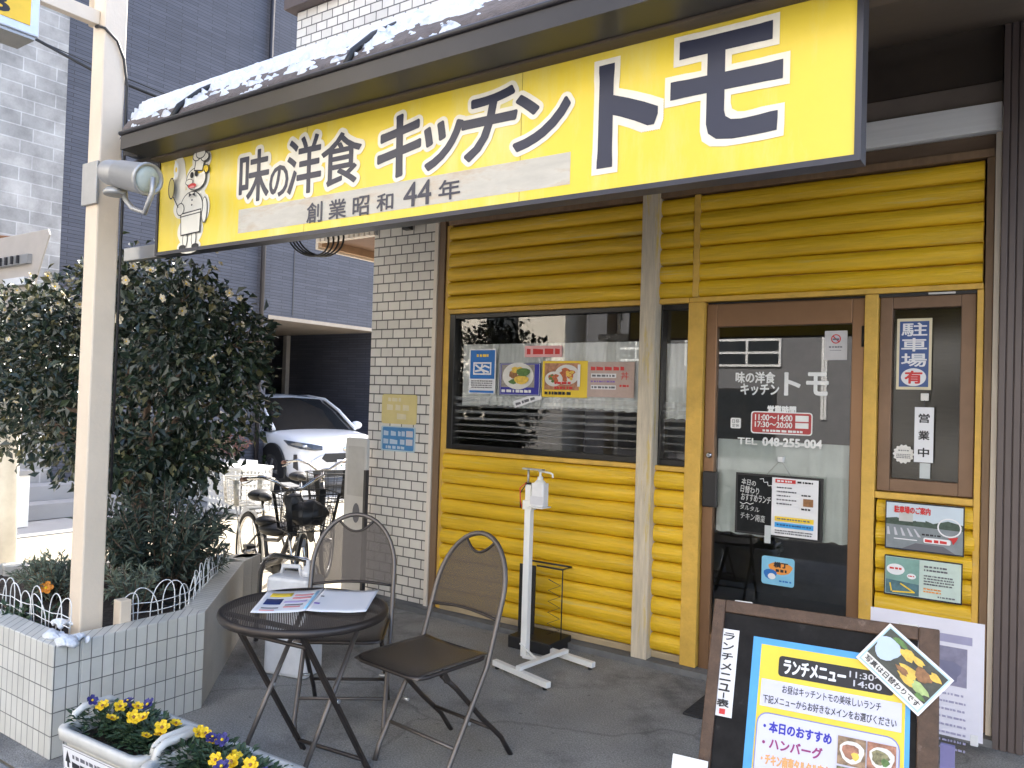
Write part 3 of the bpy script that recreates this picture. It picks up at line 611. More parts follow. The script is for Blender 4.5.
# ================================================================== BUILDINGS across the alley and across the road
grey = thing('grey_house', (-8, 3, 0), 'dark slate clad house with grey stone panel and car port across the alley', 'house')
XG = -8.0; ys = onx(65, 110, XG).y; yc0 = onx(268, 315, XG).y; zc = 2.575; HG = 8.6
b = MB(); b.box(XG-5, XG, ys, yc0, -.1, HG, SLATE); b.box(XG-5, XG, yc0, 10, zc, HG, SLATE); b.box(XG-.35, XG, 6.07, 10, -.1, zc-.002, SLATE); b.build('slate_wall', grey)
b = MB(); b.box(XG-5, XG+.03, -7, ys-.002, -.1, HG, STONE); b.build('stone_wall', grey)
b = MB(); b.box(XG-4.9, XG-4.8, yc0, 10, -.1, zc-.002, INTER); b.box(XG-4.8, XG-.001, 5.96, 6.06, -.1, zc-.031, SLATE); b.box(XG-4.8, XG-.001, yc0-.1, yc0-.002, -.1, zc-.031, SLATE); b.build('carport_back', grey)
b = MB(); b.box(XG-4.8, XG+.002, yc0, 5.96, zc-.03, zc-.003, M('carport_soffit', (.26, .215, .165), .7)); b.box(XG-.02, XG+.012, yc0, 5.9, zc-.045, zc+.01, M('carport_edge', (.34, .29, .23), .6)); b.build('carport_soffit', grey)
b = MB(); b.box(XG-4.0, XG-3.9, 4.7, 5.95, 0, zc-.04, M('garage_panel', (.16, .145, .13), .6)); b.build('garage_door', grey)
b = MB(); b.box(XG-2.6, XG-2.5, 5.86, 5.95, 0, zc-.04, M('carport_post', (.30, .29, .28), .5)); b.build('carport_post', grey)
b = MB(); yp = onx(272, 30, XG+.05).y; b.tube([(XG+.05, yp, 0), (XG+.05, yp, HG)], .035, GUT, 10); b.build('downpipe', grey)
b = MB(); b.box(XG+.001, XG+.006, yp+.6, yp+.62, zc+.05, HG, GUT); b.build('wall_joint', grey)
b = MB(); b.box(-7.95, -6.95, -3.2, -.25, 0, .52, WHITE); b.box(-7.96, -6.93, -3.2, -.24, .522, .57, FORE); b.build('porch_wall', grey)
b = MB(); b.box(-7.95, -7.3, -.22, 1.0, 0, .16, FORE); b.box(-7.95, -7.6, -.22, 1.0, .162, .32, FORE); b.build('porch_steps', grey)
b = MB(); b.tube([(XG+.03, -.95, 4.32), (XG+.45, -1.02, 4.28)], .02, M('rust', (.20, .09, .04), .8), 8); b.build('wall_rod', grey)
WIN = M('far_window_glass', (.03, .035, .04), .08); CREAM = M('cream_render', (.80, .74, .62), .8, var=.05); GREYR = M('grey_render', (.17, .17, .175), .8, var=.06); PALEG = M('pale_render', (.55, .55, .53), .8)
def block(name, x0, x1, y0, y1, h, m, wins, label):
    t = thing(name, ((x0+x1)/2, y1, 0), label, 'building'); b = MB(); b.box(x0, x1, y0, y1, -.3, h, m); b.build('wall', t)
    for (a, c, z0, z1, fm) in wins:
        b = MB(); b.box(a, c, y1+.002, y1+.06, z0, z1, fm)
        f = b.build('window', t); b = MB(); n = max(1, round((c-a)/.75)); q = (c-a-.06)/n
        for i in range(n):
            for k in range(2): zz = z0+.06+k*(z1-z0-.06)/2; b.box(a+.06+i*q, a+i*q+q, y1+.061, y1+.066, zz, zz+(z1-z0-.06)/2-.06, WIN)
        b.build('pane', f)
    return t
block('facing_house', -9.4, -2.2, -22, -15.5, 10, GREYR, [(-8.6, -7.0, 2.6, 3.3, WHITE), (-6.4, -3.9, 2.45, 3.15, WHITE), (-8, -4, 6, 7, WHITE), (-8.6, -4, .2, 1.9, BLK), (-2.95, -2.82, 1.2, 5.8, WHITE)], 'grey house with white window bars reflected in the glass door')
block('facing_shop', -24, -9.8, -24, -15.0, 12, CREAM, [(-23, -21.6, .3, 8, BLK), (-20, -19, .3, 8, BLK), (-17.2, -16.2, 0, 8.5, BLK), (-15, -14.2, .2, 8, BLK), (-12.5, -11.4, .2, 8, BLK)], 'cream building with dark window strips reflected in the shop window')
block('facing_flats', -1.8, 14, -26, -16, 12, PALEG, [(-1, 1, 1, 2.4, BLK), (2.4, 4, 3.6, 5, BLK), (5, 7, 1, 2.4, BLK)], 'pale block of flats across the road reflected in the glass')

# ================================================================== PLANTER
ZP = .435
A, B_, C_, D_ = Vector((-1.545, -2.585, 0)), Vector((-1.55, -1.925, 0)), Vector((-2.33, -1.13, 0)), Vector((-2.45, -.92, 0))
pl = thing('planter', (-2.5, -2, 0), 'raised planter bed faced with white stacked tiles at the terrace corner', 'planter')
b = MB(); b.box(-5.2, A.x, A.y, A.y+.11, -.15, ZP, TILEP); b.box(A.x-.11, A.x, A.y+.11, B_.y, -.15, ZP, TILEP); b.box(-5.2, -3.2, -2.16, -2.06, -.15, ZP-.004, TILEP); b.build('tiled_wall', pl, bevel=.004)
for P, Q in ((B_, C_), (C_, D_), (D_, Vector((-3.25, -2.06, 0)))):
    L_ = (Q-P).length; an = math.atan2(Q.y-P.y, Q.x-P.x)
    b = MB(); b.prism([(-.004, 0), (L_+.0, 0), (L_-.04, .11), (.05, .11)], Matrix.Translation((0, 0, -.15)), ZP+.15-.001, M('planter_render', (.42, .40, .36), .75, var=.14, scale=3, bump=.15, bscale=60), TILEP); o = b.build('tiled_wall', pl, world=False, bevel=.004)
    o.matrix_local = WM[pl].inverted() @ Matrix.Translation(P) @ Matrix.Rotation(an, 4, 'Z')
b = MB()
for i in range(26):
    for j in range(12):
        x0, x1, y0, y1 = -5.1+i*.135, -5.1+(i+1)*.135, -2.48+j*.125, -2.48+(j+1)*.125
        if (x1+y1) > -3.62 and y1 > -1.95: continue
        if x1 > -1.64: continue
        if (y0 > -2.1 and x0 < -3.2) or (x0+2.45 < (y1+.92)*.70-.02 and y1 > -2.1): continue
        h = lambda x, y: .375+.03*noise.noise(Vector((x*4, y*4, 1)))
        b.poly([(x0, y0, h(x0, y0)), (x1, y0, h(x1, y0)), (x1, y1, h(x1, y1)), (x0, y1, h(x0, y1))], SOIL)
b.build('soil', pl)
for k, (u, v, r) in enumerate(((52, 635, .03), (66, 641, .035), (61, 622, .025), (78, 637, .02))):
    p = onz(u, v, ZP+.012); b = MB(); b.ell(p, (r*1.3, r, r*.6), SNOW, 8)
    for q in range(4): b.ell(p+Vector((random.uniform(-.04, .04), random.uniform(-.02, .04), -.006)), (r*.7, r*.6, r*.45), SNOW, 6)
    [setattr(v, 'co', v.co+Vector((noise.noise(v.co*45), noise.noise(v.co*45+Vector((9, 0, 0))), noise.noise(v.co*45+Vector((0, 9, 0)))))*.012) for v in b.b.verts]
    tag(b.build('snow_lump'), 'small white lump of old snow on the planter coping by the pole', 'snow', 'snow lumps on the planter corner')

# ------------------------------------------------------------------ foliage helpers
rg = random.Random(11)
def leaf(b, p, d, nrm, l, wd, m, fold=.25):
    d = d.normalized(); s_ = d.cross(nrm)
    if s_.length < 1e-3: s_ = d.orthogonal()
    s_.normalize(); n = s_.cross(d)
    a, c = b.b.verts.new(p), b.b.verts.new(p+d*l-n*l*.12)
    m1 = b.b.verts.new(p+d*l*.5+s_*wd*.5+n*wd*fold); m2 = b.b.verts.new(p+d*l*.5-s_*wd*.5+n*wd*fold)
    for f in (b.face([a, m1, c], m), b.face([a, c, m2], m)):
        if f: f.smooth = False
def rvec(r=rg):
    while True:
        v = Vector((r.uniform(-1, 1), r.uniform(-1, 1), r.uniform(-1, 1)))
        if .05 < v.length < 1: return v.normalized()
def flower(name, petals, m, r, mc, layers=1):
    b = MB()
    for L in range(layers):
        for k in range(petals):
            a = 2*math.pi*(k+.5*L)/petals; rr = r*(1-.3*L)
            d = Vector((math.cos(a), math.sin(a), .25+.4*L)).normalized(); s_ = Vector((-math.sin(a), math.cos(a), 0))
            c = [Vector((0, 0, 0)), d*rr*.5-s_*rr*.42, d*rr*.95-s_*rr*.32+Vector((0, 0, .1*rr)), d*rr*1.05+Vector((0, 0, -.05*rr)), d*rr*.95+s_*rr*.32+Vector((0, 0, .1*rr)), d*rr*.5+s_*rr*.42]
            b.poly(c, m)
    b.ell((0, 0, .004), (r*.22, r*.22, r*.2), mc, 5)
    return b
# ------------------------------------------------------------------ big camellia
tb = Vector((onp(140, 492, Vector((0, -1.68, 0)), Y3).x, -1.68, .37))
bush = thing('camellia_tree', tb, 'large round dark green camellia with white flowers growing in the tiled planter', 'tree')
LOBES = [(190, 350, -1.50, .44), (130, 330, -1.3, .55), (208, 395, -1.40, .38), (160, 425, -1.4, .46), (60, 352, -1.55, .47), (18, 340, -1.4, .40), (140, 440, -1.66, .30), (120, 462, -1.62, .22), (165, 462, -1.62, .24), (92, 395, -1.5, .55), (25, 385, -1.6, .48), (182, 303, -1.5, .26), (228, 345, -1.4, .25), (188, 455, -1.5, .20), (110, 295, -1.5, .22), (45, 308, -1.5, .16), (-40, 375, -1.5, .55), (150, 300, -1.35, .3)]
LB = [(ony(u, v, y), r) for u, v, y, r in LOBES]
b = MB()
for i in range(23000):
    c, r = rg.choices(LB, [q[1]**2 for q in LB])[0]; d = rvec()
    q = rg.random(); rad_ = r*(1-.55*q*q)*(1+.16*noise.noise(c+d*2.3)+.075*rg.gauss(0, 1))
    p = c+Vector((d.x*rad_, d.y*rad_*.85, d.z*rad_*.95))
    if noise.noise(p*3.4) < -.30 and rg.random() < .8: continue
    if p.z < .68 or p.y < -2.2 or p.y > -.62: continue
    ld = (d*.8+rvec()*.9+Vector((0, 0, -.35))); ln = rg.uniform(.034, .074)
    leaf(b, p, ld, (d+rvec()*.8+Vector((0, 0, .6))).normalized(), ln, ln*.58, LEAF if rg.random() < (.82 if p.z < 1.95 or p.x > -3.3 else .45) else (LEAF2 if rg.random() < .66 else LEAF3))  # more pale and yellowish leaves at the top left, painted as sunlit
sprigs = [(253, 352), (262, 341), (250, 330), (240, 312), (200, 283), (125, 262), (150, 268), (210, 470), (195, 478), (235, 440), (250, 400), (178, 280), (70, 280), (30, 283), (60, 452), (20, 455), (88, 268), (222, 300), (10, 288), (246, 372)]
for u, v in sprigs:
    p = ony(u, v, -1.45); c = min(LB, key=lambda q: (q[0]-p).length)[0]; d = (p-c).normalized()
    for k in range(14): leaf(b, p-d*rg.uniform(-.03, .22)+rvec()*.045, d+rvec()*.9, rvec()+Vector((0, 0, .8)), rg.uniform(.04, .06), .027, LEAF if rg.random() < .6 else LEAF2)
b.build('foliage', bush)
b = MB(); top = tb+Vector((-.05, .02, .62)); b.tube([tb, tb+Vector((.02, 0, .25)), top], [.05, .042, .036], BARK, 10)
for c, r in [q for q in LB if q[1] > .27]: m_ = top.lerp(c, .55)+Vector((rg.uniform(-.08, .08), rg.uniform(-.08, .08), .05)); b.tube([top-Vector((0, 0, .1)), m_, c+rvec()*.1], [.024, .015, .006], BARK, 6)
for u, v in sprigs: p = ony(u, v, -1.45); c = min(LB, key=lambda q: (q[0]-p).length)[0]; b.tube([c, p], [.006, .002], BARK, 4)
b.build('trunk', bush)
fb = flower('flower', 5, PETALW, .027, PETALY, 2)
fl0 = fb.build('flower', bush, world=False); first = True
fpx = [(210, 238), (222, 262), (213, 250), (131, 268), (150, 274), (128, 280), (173, 272), (160, 299), (170, 298), (213, 272), (240, 300), (231, 292), (222, 322), (216, 360), (124, 342), (120, 317), (163, 275), (196, 290), (36, 318), (30, 322), (53, 288), (58, 302), (75, 300), (60, 296), (18, 290), (8, 296), (22, 312), (12, 320), (45, 276), (70, 284), (32, 300), (240, 325), (205, 395), (180, 310), (10, 340), (28, 275), (66, 316), (15, 405), (142, 258), (184, 287), (80, 303), (48, 310), (2, 310)]
for u, v in fpx:
    t0 = None
    for k in range(60):                                   # nearest crown surface along the sight line
        p = CAM+ray(u, v)*(3.2+k*.05)
        if any((p-c).length < r*1.07 for c, r in LB): t0 = p; break
    if t0 is None: t0 = ony(u, v, -1.5)
    o = fl0 if first else fl0.copy()
    if not first: COL.objects.link(o); o.parent = bush
    first = False; d = (CAM-t0).normalized()*.35+rvec()*.9+Vector((0, 0, .4)); s_ = rg.uniform(.6, 1.15)
    o.matrix_local = WM[bush].inverted() @ Matrix.Translation(t0+d*.015) @ d.to_track_quat('Z', 'Y').to_matrix().to_4x4() @ Matrix.Scale(s_, 4)
# ------------------------------------------------------------------ low planting
def shrub(name, label, cat, x, y, z, h, r, n, m, ll, lw, seed, group=None, dens=22):
    r_ = random.Random(seed); t = thing(name, (x, y, z), label, cat, group); b = MB(); s_ = MB()
    for i in range(n):
        a = r_.uniform(0, 6.28); q = r*math.sqrt(r_.random()); e = Vector((x+q*math.cos(a), y+q*math.sin(a)*.8, z+h*r_.uniform(.55, 1)*(1-.35*q/r))); p0 = Vector((x+.25*q*math.cos(a), y+.25*q*math.sin(a), z-.02)); md = p0.lerp(e, .5)+Vector((0, 0, h*.08))
        s_.tube([p0, md, e], [.004, .003, .0015], BARK, 4)
        for k in range(dens):
            f = .25+.75*k/dens; p = p0.lerp(md, f*2) if f < .5 else md.lerp(e, f*2-1)
            d = (e-p0).normalized()*.6+rvec(r_)*.8; leaf(b, p, d, rvec(r_)+Vector((0, 0, 1)), ll*r_.uniform(.7, 1.2), lw, m, .15)
    b.build('foliage', t); s_.build('stems', t); return t
q = onz(155, 600, .40)
shrub('shrub', 'dark bushy shrub with narrow leaves below the camellia right of the pole', 'shrub', -2.30, -1.68, .38, .66, .42, 95, SHRUBL, .06, .018, 3, dens=34)
shrub('shrub', 'low grey green shrub in the planter left of the pole', 'shrub', -2.50, -2.12, .38, .24, .26, 70, SHRUBG, .038, .009, 4, dens=34)
shrub('shrub', 'tall loose leafy sprig rising left of the pole', 'shrub', -2.62, -1.80, .38, .55, .22, 12, SHRUBL, .055, .018, 5, dens=16)
shrub('shrub', 'grey leaved shrub in front of the camellia trunk', 'shrub', -2.02, -1.98, .38, .26, .2, 34, SHRUBG, .05, .011, 6, dens=20)
shrub('shrub', 'thin grassy shrub at the far diagonal end of the planter', 'shrub', -2.30, -1.45, .38, .24, .20, 40, SHRUBG, .06, .007, 8, dens=18)
shrub('shrub', 'small green ground plant at the front left edge of the planter', 'shrub', -2.15, -2.40, .38, .10, .16, 26, PANL, .035, .018, 9, dens=10)
pv = thing('orange_pansy', onz(44, 592, .40), 'orange flowering pansy with round leaves in the planter by the pole', 'flower'); b = MB(); c = onz(44, 592, .40)
for k in range(26): a = rg.uniform(0, 6.28); leaf(b, c+Vector((0, 0, .0)), Vector((math.cos(a), math.sin(a), rg.uniform(.2, 1.4))), Z3, rg.uniform(.05, .08), .035, PANL)
b.build('leaves', pv); b = MB()
f0 = None
for (u, v) in ((36, 578), (45, 581), (46, 588)):
    p = onz(u, v, .47)
    if f0 is None: f0 = flower('bloom', 5, PETALO, .032, PETALY, 2).build('bloom', pv, world=False); o = f0
    else: o = f0.copy(); COL.objects.link(o); o.parent = pv
    o.matrix_local = WM[pv].inverted() @ Matrix.Translation(p) @ ((CAM-p).normalized()+Z3*.4).to_track_quat('Z', 'Y').to_matrix().to_4x4()
# white wire hoop edging
def edging(label, path, n, h):
    t = thing('wire_edging', path[0], label, 'garden edging', 'white wire hoop edging in the planter'); b = MB()
    path = [Vector(p) for p in path]; L_ = [0]
    for a, c in zip(path, path[1:]): L_.append(L_[-1]+(c-a).length)
    def at(s_):
        s_ = max(0, min(L_[-1]-1e-6, s_)); i = max(k for k in range(len(path)-1) if L_[k] <= s_); return path[i].lerp(path[i+1], (s_-L_[i])/(L_[i+1]-L_[i]))
    for zz in (.06, .10): b.tube([at(L_[-1]*k/16)+Vector((0, 0, zz+.006*math.sin(k*2))) for k in range(17)], .0022, WHITE, 5)
    b.build('rail', t)
    for i in range(n):
        s0 = L_[-1]*i/n+rg.uniform(-.02, .02); wd = .115+rg.uniform(-.01, .01); hh = h*rg.uniform(.85, 1.1); a, c = at(s0), at(s0+wd)
        b = MB(); tl = Vector((rg.uniform(-.03, .03), rg.uniform(-.03, .03), 0)); b.tube([a.lerp(c, .5*(1-math.cos(math.pi*k/12)))+tl*math.sin(math.pi*k/12)+Vector((0, 0, -.05+(hh+.05)*min(1, math.sin(math.pi*k/12)*1.0)**.38)) for k in range(13)], .0024, WHITE, 5); b.build('hoop', t)
edging('white wire hoop edging along the street side of the planter', [(-1.72, -2.44, .38), (-2.9, -2.44, .38)], 14, .18)
edging('white wire hoop edging along the terrace side of the planter', [(-1.69, -2.26, .39), (-1.69, -1.93, .39), (-2.40, -1.18, .38)], 18, .17)

# ================================================================== TABLE
TZ = .64; tcx, tcy = -.685, -2.10; TR = .302
tab = thing('bistro_table', (tcx, tcy, 0), 'round brown metal mesh bistro table with folding legs', 'table', rz=rad(6))
b = MB(); N = 48
def disc(u, v):
    a = 2*math.pi*u; r = TR*.985*math.sqrt(max(v, 1e-4)); return Vector((r*math.cos(a), r*math.sin(a), TZ-.004))
b.grid(lambda u, v: disc(u, v), N, 5, NETT, False, lambda u, v: (TR*math.sqrt(max(v, 1e-4))*math.cos(2*math.pi*u), TR*math.sqrt(max(v, 1e-4))*math.sin(2*math.pi*u))); b.build('mesh_top', tab, world=False)
b = MB(); b.lathe((0, 0, TZ-.030), Z3, [(TR-.006, 0), (TR+.004, .003), (TR+.008, .014), (TR+.006, .026), (TR-.004, .031), (TR-.014, .028)], STEEL, 56)
b.b.faces.ensure_lookup_table(); bmesh.ops.delete(b.b, geom=[f for f in b.b.faces if len(f.verts) > 10], context='FACES_ONLY'); b.build('rim', tab, world=False)
for s_ in (-1, 1):
    b = MB(); b.bar((s_*.165, -.19, TZ-.03), (s_*.165, .20, 0), .024, .014, STEEL); b.build('leg', tab, world=False, bevel=.003)
    b = MB(); b.tube([(s_*.146, .17, TZ-.03), (s_*.146, -.21, 0)], .0095, STEELL, 10); b.build('leg', tab, world=False)
    b = MB(); b.tube([(s_*.135, .0, .325), (s_*.18, .0, .325)], .008, ALU, 8); b.build('pivot_bolt', tab, world=False)
for y, z in ((-.155, TZ-.085), (.165, .05)): b = MB(); b.tube([(-.165, y, z), (.165, y, z)], .008, STEEL, 8); b.build('crossbar', tab, world=False)
for y, z in ((.147, TZ-.07), (-.17, .07)): b = MB(); b.tube([(-.146, y, z), (.146, y, z)], .008, STEELL, 8); b.build('crossbar', tab, world=False)
for y in (-.17, .17): b = MB(); b.bar((-.25 if abs(y) < .2 else 0, y, TZ-.022), (.25, y, TZ-.022), .02, .012, STEEL); b.build('top_bar', tab, world=False)
# menus lying on the table
def flatsheet(name, corners, z, label, deco, curl=.006):
    P = [onz(u, v, z) for u, v in corners]       # near left, far left, far right, near right
    b = MB()
    def fn(u, v): p = P[0].lerp(P[3], u).lerp(P[1].lerp(P[2], u), v); return p+Vector((0, 0, curl*abs(2*u-1)**2.5+.002*noise.noise(Vector((u*3, v*3, z*50)))))
    b.grid(fn, 16, 8, PAPER)
    for (u0, v0, u1, v1, m) in deco:
        d = .0012+.0003*rg.random(); b.grid(lambda u, v: fn(u0+(u1-u0)*u, v0+(v1-v0)*v)+Vector((0, 0, d)), 5, 3, m)
    return tag(b.build(name, solid=.0006), label, 'menu')
zz = TZ+.004
flatsheet('menu_sheet', [(250, 614), (268, 592), (324, 590), (307, 612)], zz, 'colourful printed lunch menu sheet lying on the left of the table', [(.12, .70, .50, .88, PYEL), (.10, .36, .40, .60, NAVY), (.55, .72, .88, .8, PINK), (.55, .58, .88, .66, PINK), (.45, .42, .85, .5, M('print_lilac', (.5, .42, .68), .5)), (.5, .2, .8, .26, PINK), (.9, .08, .96, .9, LBLUE), (.12, .18, .42, .22, INKG), (.12, .08, .38, .12, PINK), (.5, .3, .82, .34, INKG)])
flatsheet('menu_sheet', [(306, 612), (325, 590), (379, 591), (366, 613)], zz+.003, 'plain white menu sheet lying on the right of the table', [(.04, .62, .10, .66, INKG), (.02, .30, .12, .36, M('print_violet', (.25, .15, .5), .5))])

# ================================================================== FOLDING CHAIRS
def chair(label, loc, rz):
    t = thing('folding_chair', loc, label, 'chair', 'folding mesh chairs at the table', rz)
    W_ = .188
    def side(z): return (-.215+z*.60) if z < .40 else .025+(z-.40)*.33
    def hw(z): return W_ if z < .64 else W_*math.sqrt(max(0, 1-((z-.64)/.235)**2))
    L_ = []; R_ = []
    for i in range(14): z = .64*i/13; L_.append(Vector((-W_+.012*(z < .02), side(z), z))); R_.append(Vector((W_, side(z), z)))
    arc = []
    for i in range(1, 18): a = math.pi*(1-i/18); z = .64+.235*math.sin(a); arc.append(Vector((W_*math.cos(a), side(z), z)))
    b = MB(); b.tube(L_+arc+R_[::-1], .0105, STEELL, 10); b.build('hoop_frame', t, world=False)
    b = MB()                                                # back panel with the grip slot
    def ztop(x):
        za = .64+.235*math.sqrt(max(0, 1-(x/W_)**2)); return min(za, .800+.055*(x/.085)**2) if abs(x) < .085 else za
    def bk(u, v): x = -W_+2*W_*u; zb = .565+.018*math.cos(x/W_*1.5); z = zb+(max(ztop(x), zb+.001)-zb)*v; return Vector((x, side(z)-.001, z))
    b.grid(bk, 40, 10, NETB, True, lambda u, v: (bk(u, v).x, bk(u, v).z)); b.build('back_mesh', t, world=False)
    b = MB(); b.tube([(x*.0085*10, side(.8+.055*x*x)-.001, .800+.055*x*x) for x in [k/6-1 for k in range(13)]], .006, STEEL, 8); b.build('grip_rail', t, world=False)
    b = MB(); b.tube([(-W_+2*W_*k/10, side(.57), .565+.018*math.cos((-1+.2*k)*1.5)) for k in range(11)], .0065, STEEL, 8); b.build('back_rail', t, world=False)
    ZC = .435; o2 = rrect(-W_+.012, -.335, W_-.012, .045, .05)
    b = MB(); sub = 14
    def st(u, v): x = -.176+.352*u; y = -.335+.38*v; return Vector((x, y, ZC+.008*(2*u-1)**2-.006*math.cos(math.pi*(u-.5))*math.sin(math.pi*v)-(.012*(1-v*5)**2 if v < .2 else 0)))
    b.grid(st, 14, 14, M('seat_sheet', (.15, .13, .115), .36, .75, var=.05, bump=.25, bscale=320), True); b.build('seat', t, world=False, solid=.003)
    b = MB(); b.tube([(x, y, ZC-.004) for x, y in rrect(-.178, -.335, .178, .045, .055)], .008, STEEL, 8, True); b.build('seat_rim', t, world=False)
    for s_ in (-1, 1):
        b = MB(); b.tube([(s_*.165, -.20, ZC-.02), (s_*.166, -.12, .345), (s_*.168, .02, .20), (s_*.17, .14, .09), (s_*.17, .205, 0)], .010, STEEL, 9); b.build('leg', t, world=False)
        b = MB(); b.tube([(s_*.15, side(.24), .208), (s_*.195, side(.24), .208)], .007, ALU, 8); b.build('pivot_bolt', t, world=False)
        b = MB(); b.bar((s_*.168, -.20, ZC-.005), (s_*.168, -.17, ZC-.05), .016, .02, STEEL); b.build('seat_bracket', t, world=False)
    b = MB(); b.tube([(-.169, .10, .13), (.169, .10, .13)], .0075, STEEL, 8); b.build('crossbar', t, world=False)
    b = MB(); b.tube([(-W_, side(.13), .13), (W_, side(.13), .13)], .0075, STEELL, 8); b.build('crossbar', t, world=False)
    return t
c1 = chair('brown folding mesh chair right of the table, before the yellow wall', (-.375, -1.62, 0), rad(-6))
c2 = dup(c1, (-.98, -1.585, 0), rad(38), label='brown folding mesh chair behind the table, before the white water tank')

# ================================================================== HAND SANITISER STAND and rack
ss = thing('sanitiser_stand', (-.70, -.52, 0), 'white hand sanitiser pump stand before the yellow siding', 'stand')
px, py = -.735, -.50
for (p, q) in (((-.84, -.635, .03), (-.43, -.745, .03)), ((-.80, -.26, .03), (-.40, -.335, .03))):
    b = MB(); b.bar(p, q, .032, .03, WHITE); b.build('foot_bar', ss, bevel=.003)
    for s_ in (.06, .94): e = Vector(p).lerp(Vector(q), s_); b = MB(); b.lathe((e.x, e.y, 0.001), Z3, [(.012, 0), (.014, .014)], BLK, 10); b.build('rubber_foot', ss)
b = MB(); b.bar((-.645, -.70, .055), (-.60, -.285, .055), .034, .02, WHITE); b.bar((px-.01, py, .05), (-.62, -.49, .05), .03, .02, WHITE); b.build('crossbar', ss, bevel=.003)
b = MB(); b.box(px-.019, px+.019, py-.019, py+.019, .05, .98, WHITE); b.build('post', ss, bevel=.003)
b = MB(); b.bar((px-.02, py-.021, .12), (px+.09, py-.02, .055), .012, .006, WHITE); b.build('brace', ss)
b = MB(); b.box(px-.03, px+.03, py-.024, py+.024, .845, .895, WHITE); b.box(px+.02, px+.115, py-.05, py+.04, .862, .868, WHITE); b.build('tray', ss, bevel=.002)
b = MB(); bx = px+.068; b.prism(rrect(bx-.040, py-.036, bx+.040, py+.026, .012), Matrix.Translation((0, 0, .869)), .125, M('bottle_white', (.74, .74, .76), .3)); b.lathe((bx, py-.005, .994), Z3, [(.034, 0), (.018, .018), (.016, .02), (.016, .034), (.007, .036), (.006, .07)], WHITE, 16); bo = b.build('pump_bottle', ss, bevel=.004)
b = MB(); b.box(bx-.0405, bx+.0405, py-.0368, py-.0362, .88, .925, M('bottle_label', (.60, .60, .64), .4)); b.build('label_band', bo)
b = MB(); b.box(bx-.11, bx+.02, py-.02, py+.01, 1.062, 1.069, GALV); b.tube([(bx-.01, py-.005, 1.058), (bx+.07, py-.02, 1.055), (bx+.088, py-.024, 1.05), (bx+.092, py-.025, 1.03)], .005, WHITE, 8); b.build('pump_lever', ss)
b = MB(); b.tube([(px-.012, py, .975), (px-.012, py, 1.063)], .006, GALV, 8); b.lathe((px-.012, py, .982), Z3, [(.018, 0), (.018, .008)], BLK, 14); b.build('push_rod', ss)
b = MB(); b.tube([(px-.012, py-.02, .99), (px-.045, py-.03, .96), (px-.04, py-.03, .89), (px-.03, py-.03, .86)], .003, RED, 6); b.tube([(px-.012, py-.016, .985), (px-.05, py-.02, .93), (px-.045, py-.02, .85)], .003, BLK, 6); b.build('cord', ss)
rk = thing('umbrella_rack', (-.85, -.17, 0), 'black umbrella rack with zigzag wire divider behind the sanitiser stand', 'rack')
rx0, rx1 = -.985, -.70
b = MB(); b.box(rx0, rx1, -.30, -.06, .001, .07, BLK); b.build('base_tray', rk, bevel=.003)
b = MB(); b.box(rx0, rx0+.11, -.20, -.19, .072, .47, BLK); b.build('side_panel', rk)
b = MB(); b.tube([(rx0+.11, -.18, .47), (rx1, -.18, .47), (rx1, -.08, .47), (rx0, -.08, .47)], .006, BLK, 6); b.tube([(rx1, -.18, .07), (rx1, -.18, .47)], .004, BLK, 6); b.build('rail', rk)
b = MB(); b.tube([((rx1-.03) if k % 2 else rx1-.10, -.17+.02*(k % 2), .40-.032*k) for k in range(11)], .003, BLK, 5); b.build('zigzag_wire', rk)

# ================================================================== POSTERS on the shop front (each its own sheet)
YG = .012                       # outer glass plane of the window (posters sit on the glass)
def poster(name, u0, v0, u1, v1, m, label, cat, y=.024, th=.0012, r=0):
    q, w_, h_ = wallprint(u0, v0, u1, v1, y); q.sheet(w_, h_, m, th, r); q.w, q.h = w_, h_; q.fin = lambda: tag(q.done(name), label, cat); return q
# tall blue notice
q = poster('window_poster', 470, 349, 495, 394, PAPER, 'blue and white notice with a square line symbol, leftmost on the window glass', 'poster'); w_, h_ = q.w, q.h
q.rect(.04*w_, .33*h_, .96*w_, .97*h_, BLUE); q.words(.28*w_, .82*h_, .74*w_, .06*h_, PYEL, 1, seed=1); q.rect(.16*w_, .42*h_, .84*w_, .70*h_, PAPER); q.rect(.21*w_, .455*h_, .79*w_, .665*h_, BLUE)
q.line([(.25*w_, .64*h_), (.42*w_, .56*h_), (.60*w_, .62*h_), (.76*w_, .58*h_)], .012, PAPER); q.line([(.5*w_, .65*h_), (.46*w_, .55*h_), (.58*w_, .47*h_)], .012, PAPER); q.line([(.25*w_, .5*h_), (.5*w_, .53*h_), (.74*w_, .48*h_)], .012, PAPER)
q.words(.1*w_, .27*h_, .9*w_, .025*h_, INKG, 4, seed=2); q.rect(.04*w_, .02*h_, .96*w_, .07*h_, BLUE); q.fin()
def dish(q, cx, cy, r, items):
    q.disc(cx, cy, r, r*.72, PLATE, 26)
    rr = random.Random(int(cx*1e4))
    for m, n, s_ in items:
        for i in range(n): a = rr.uniform(0, 6.28); d = r*.55*math.sqrt(rr.random()); q.disc(cx+d*math.cos(a), cy+.7*d*math.sin(a), r*s_*rr.uniform(.7, 1.2), r*s_*.6*rr.uniform(.7, 1.2), m, 10, .2, a)
q = poster('window_poster', 500, 363, 540, 396, NAVY, 'blue framed food photo poster of a plated dish on the window glass', 'poster'); w_, h_ = q.w, q.h
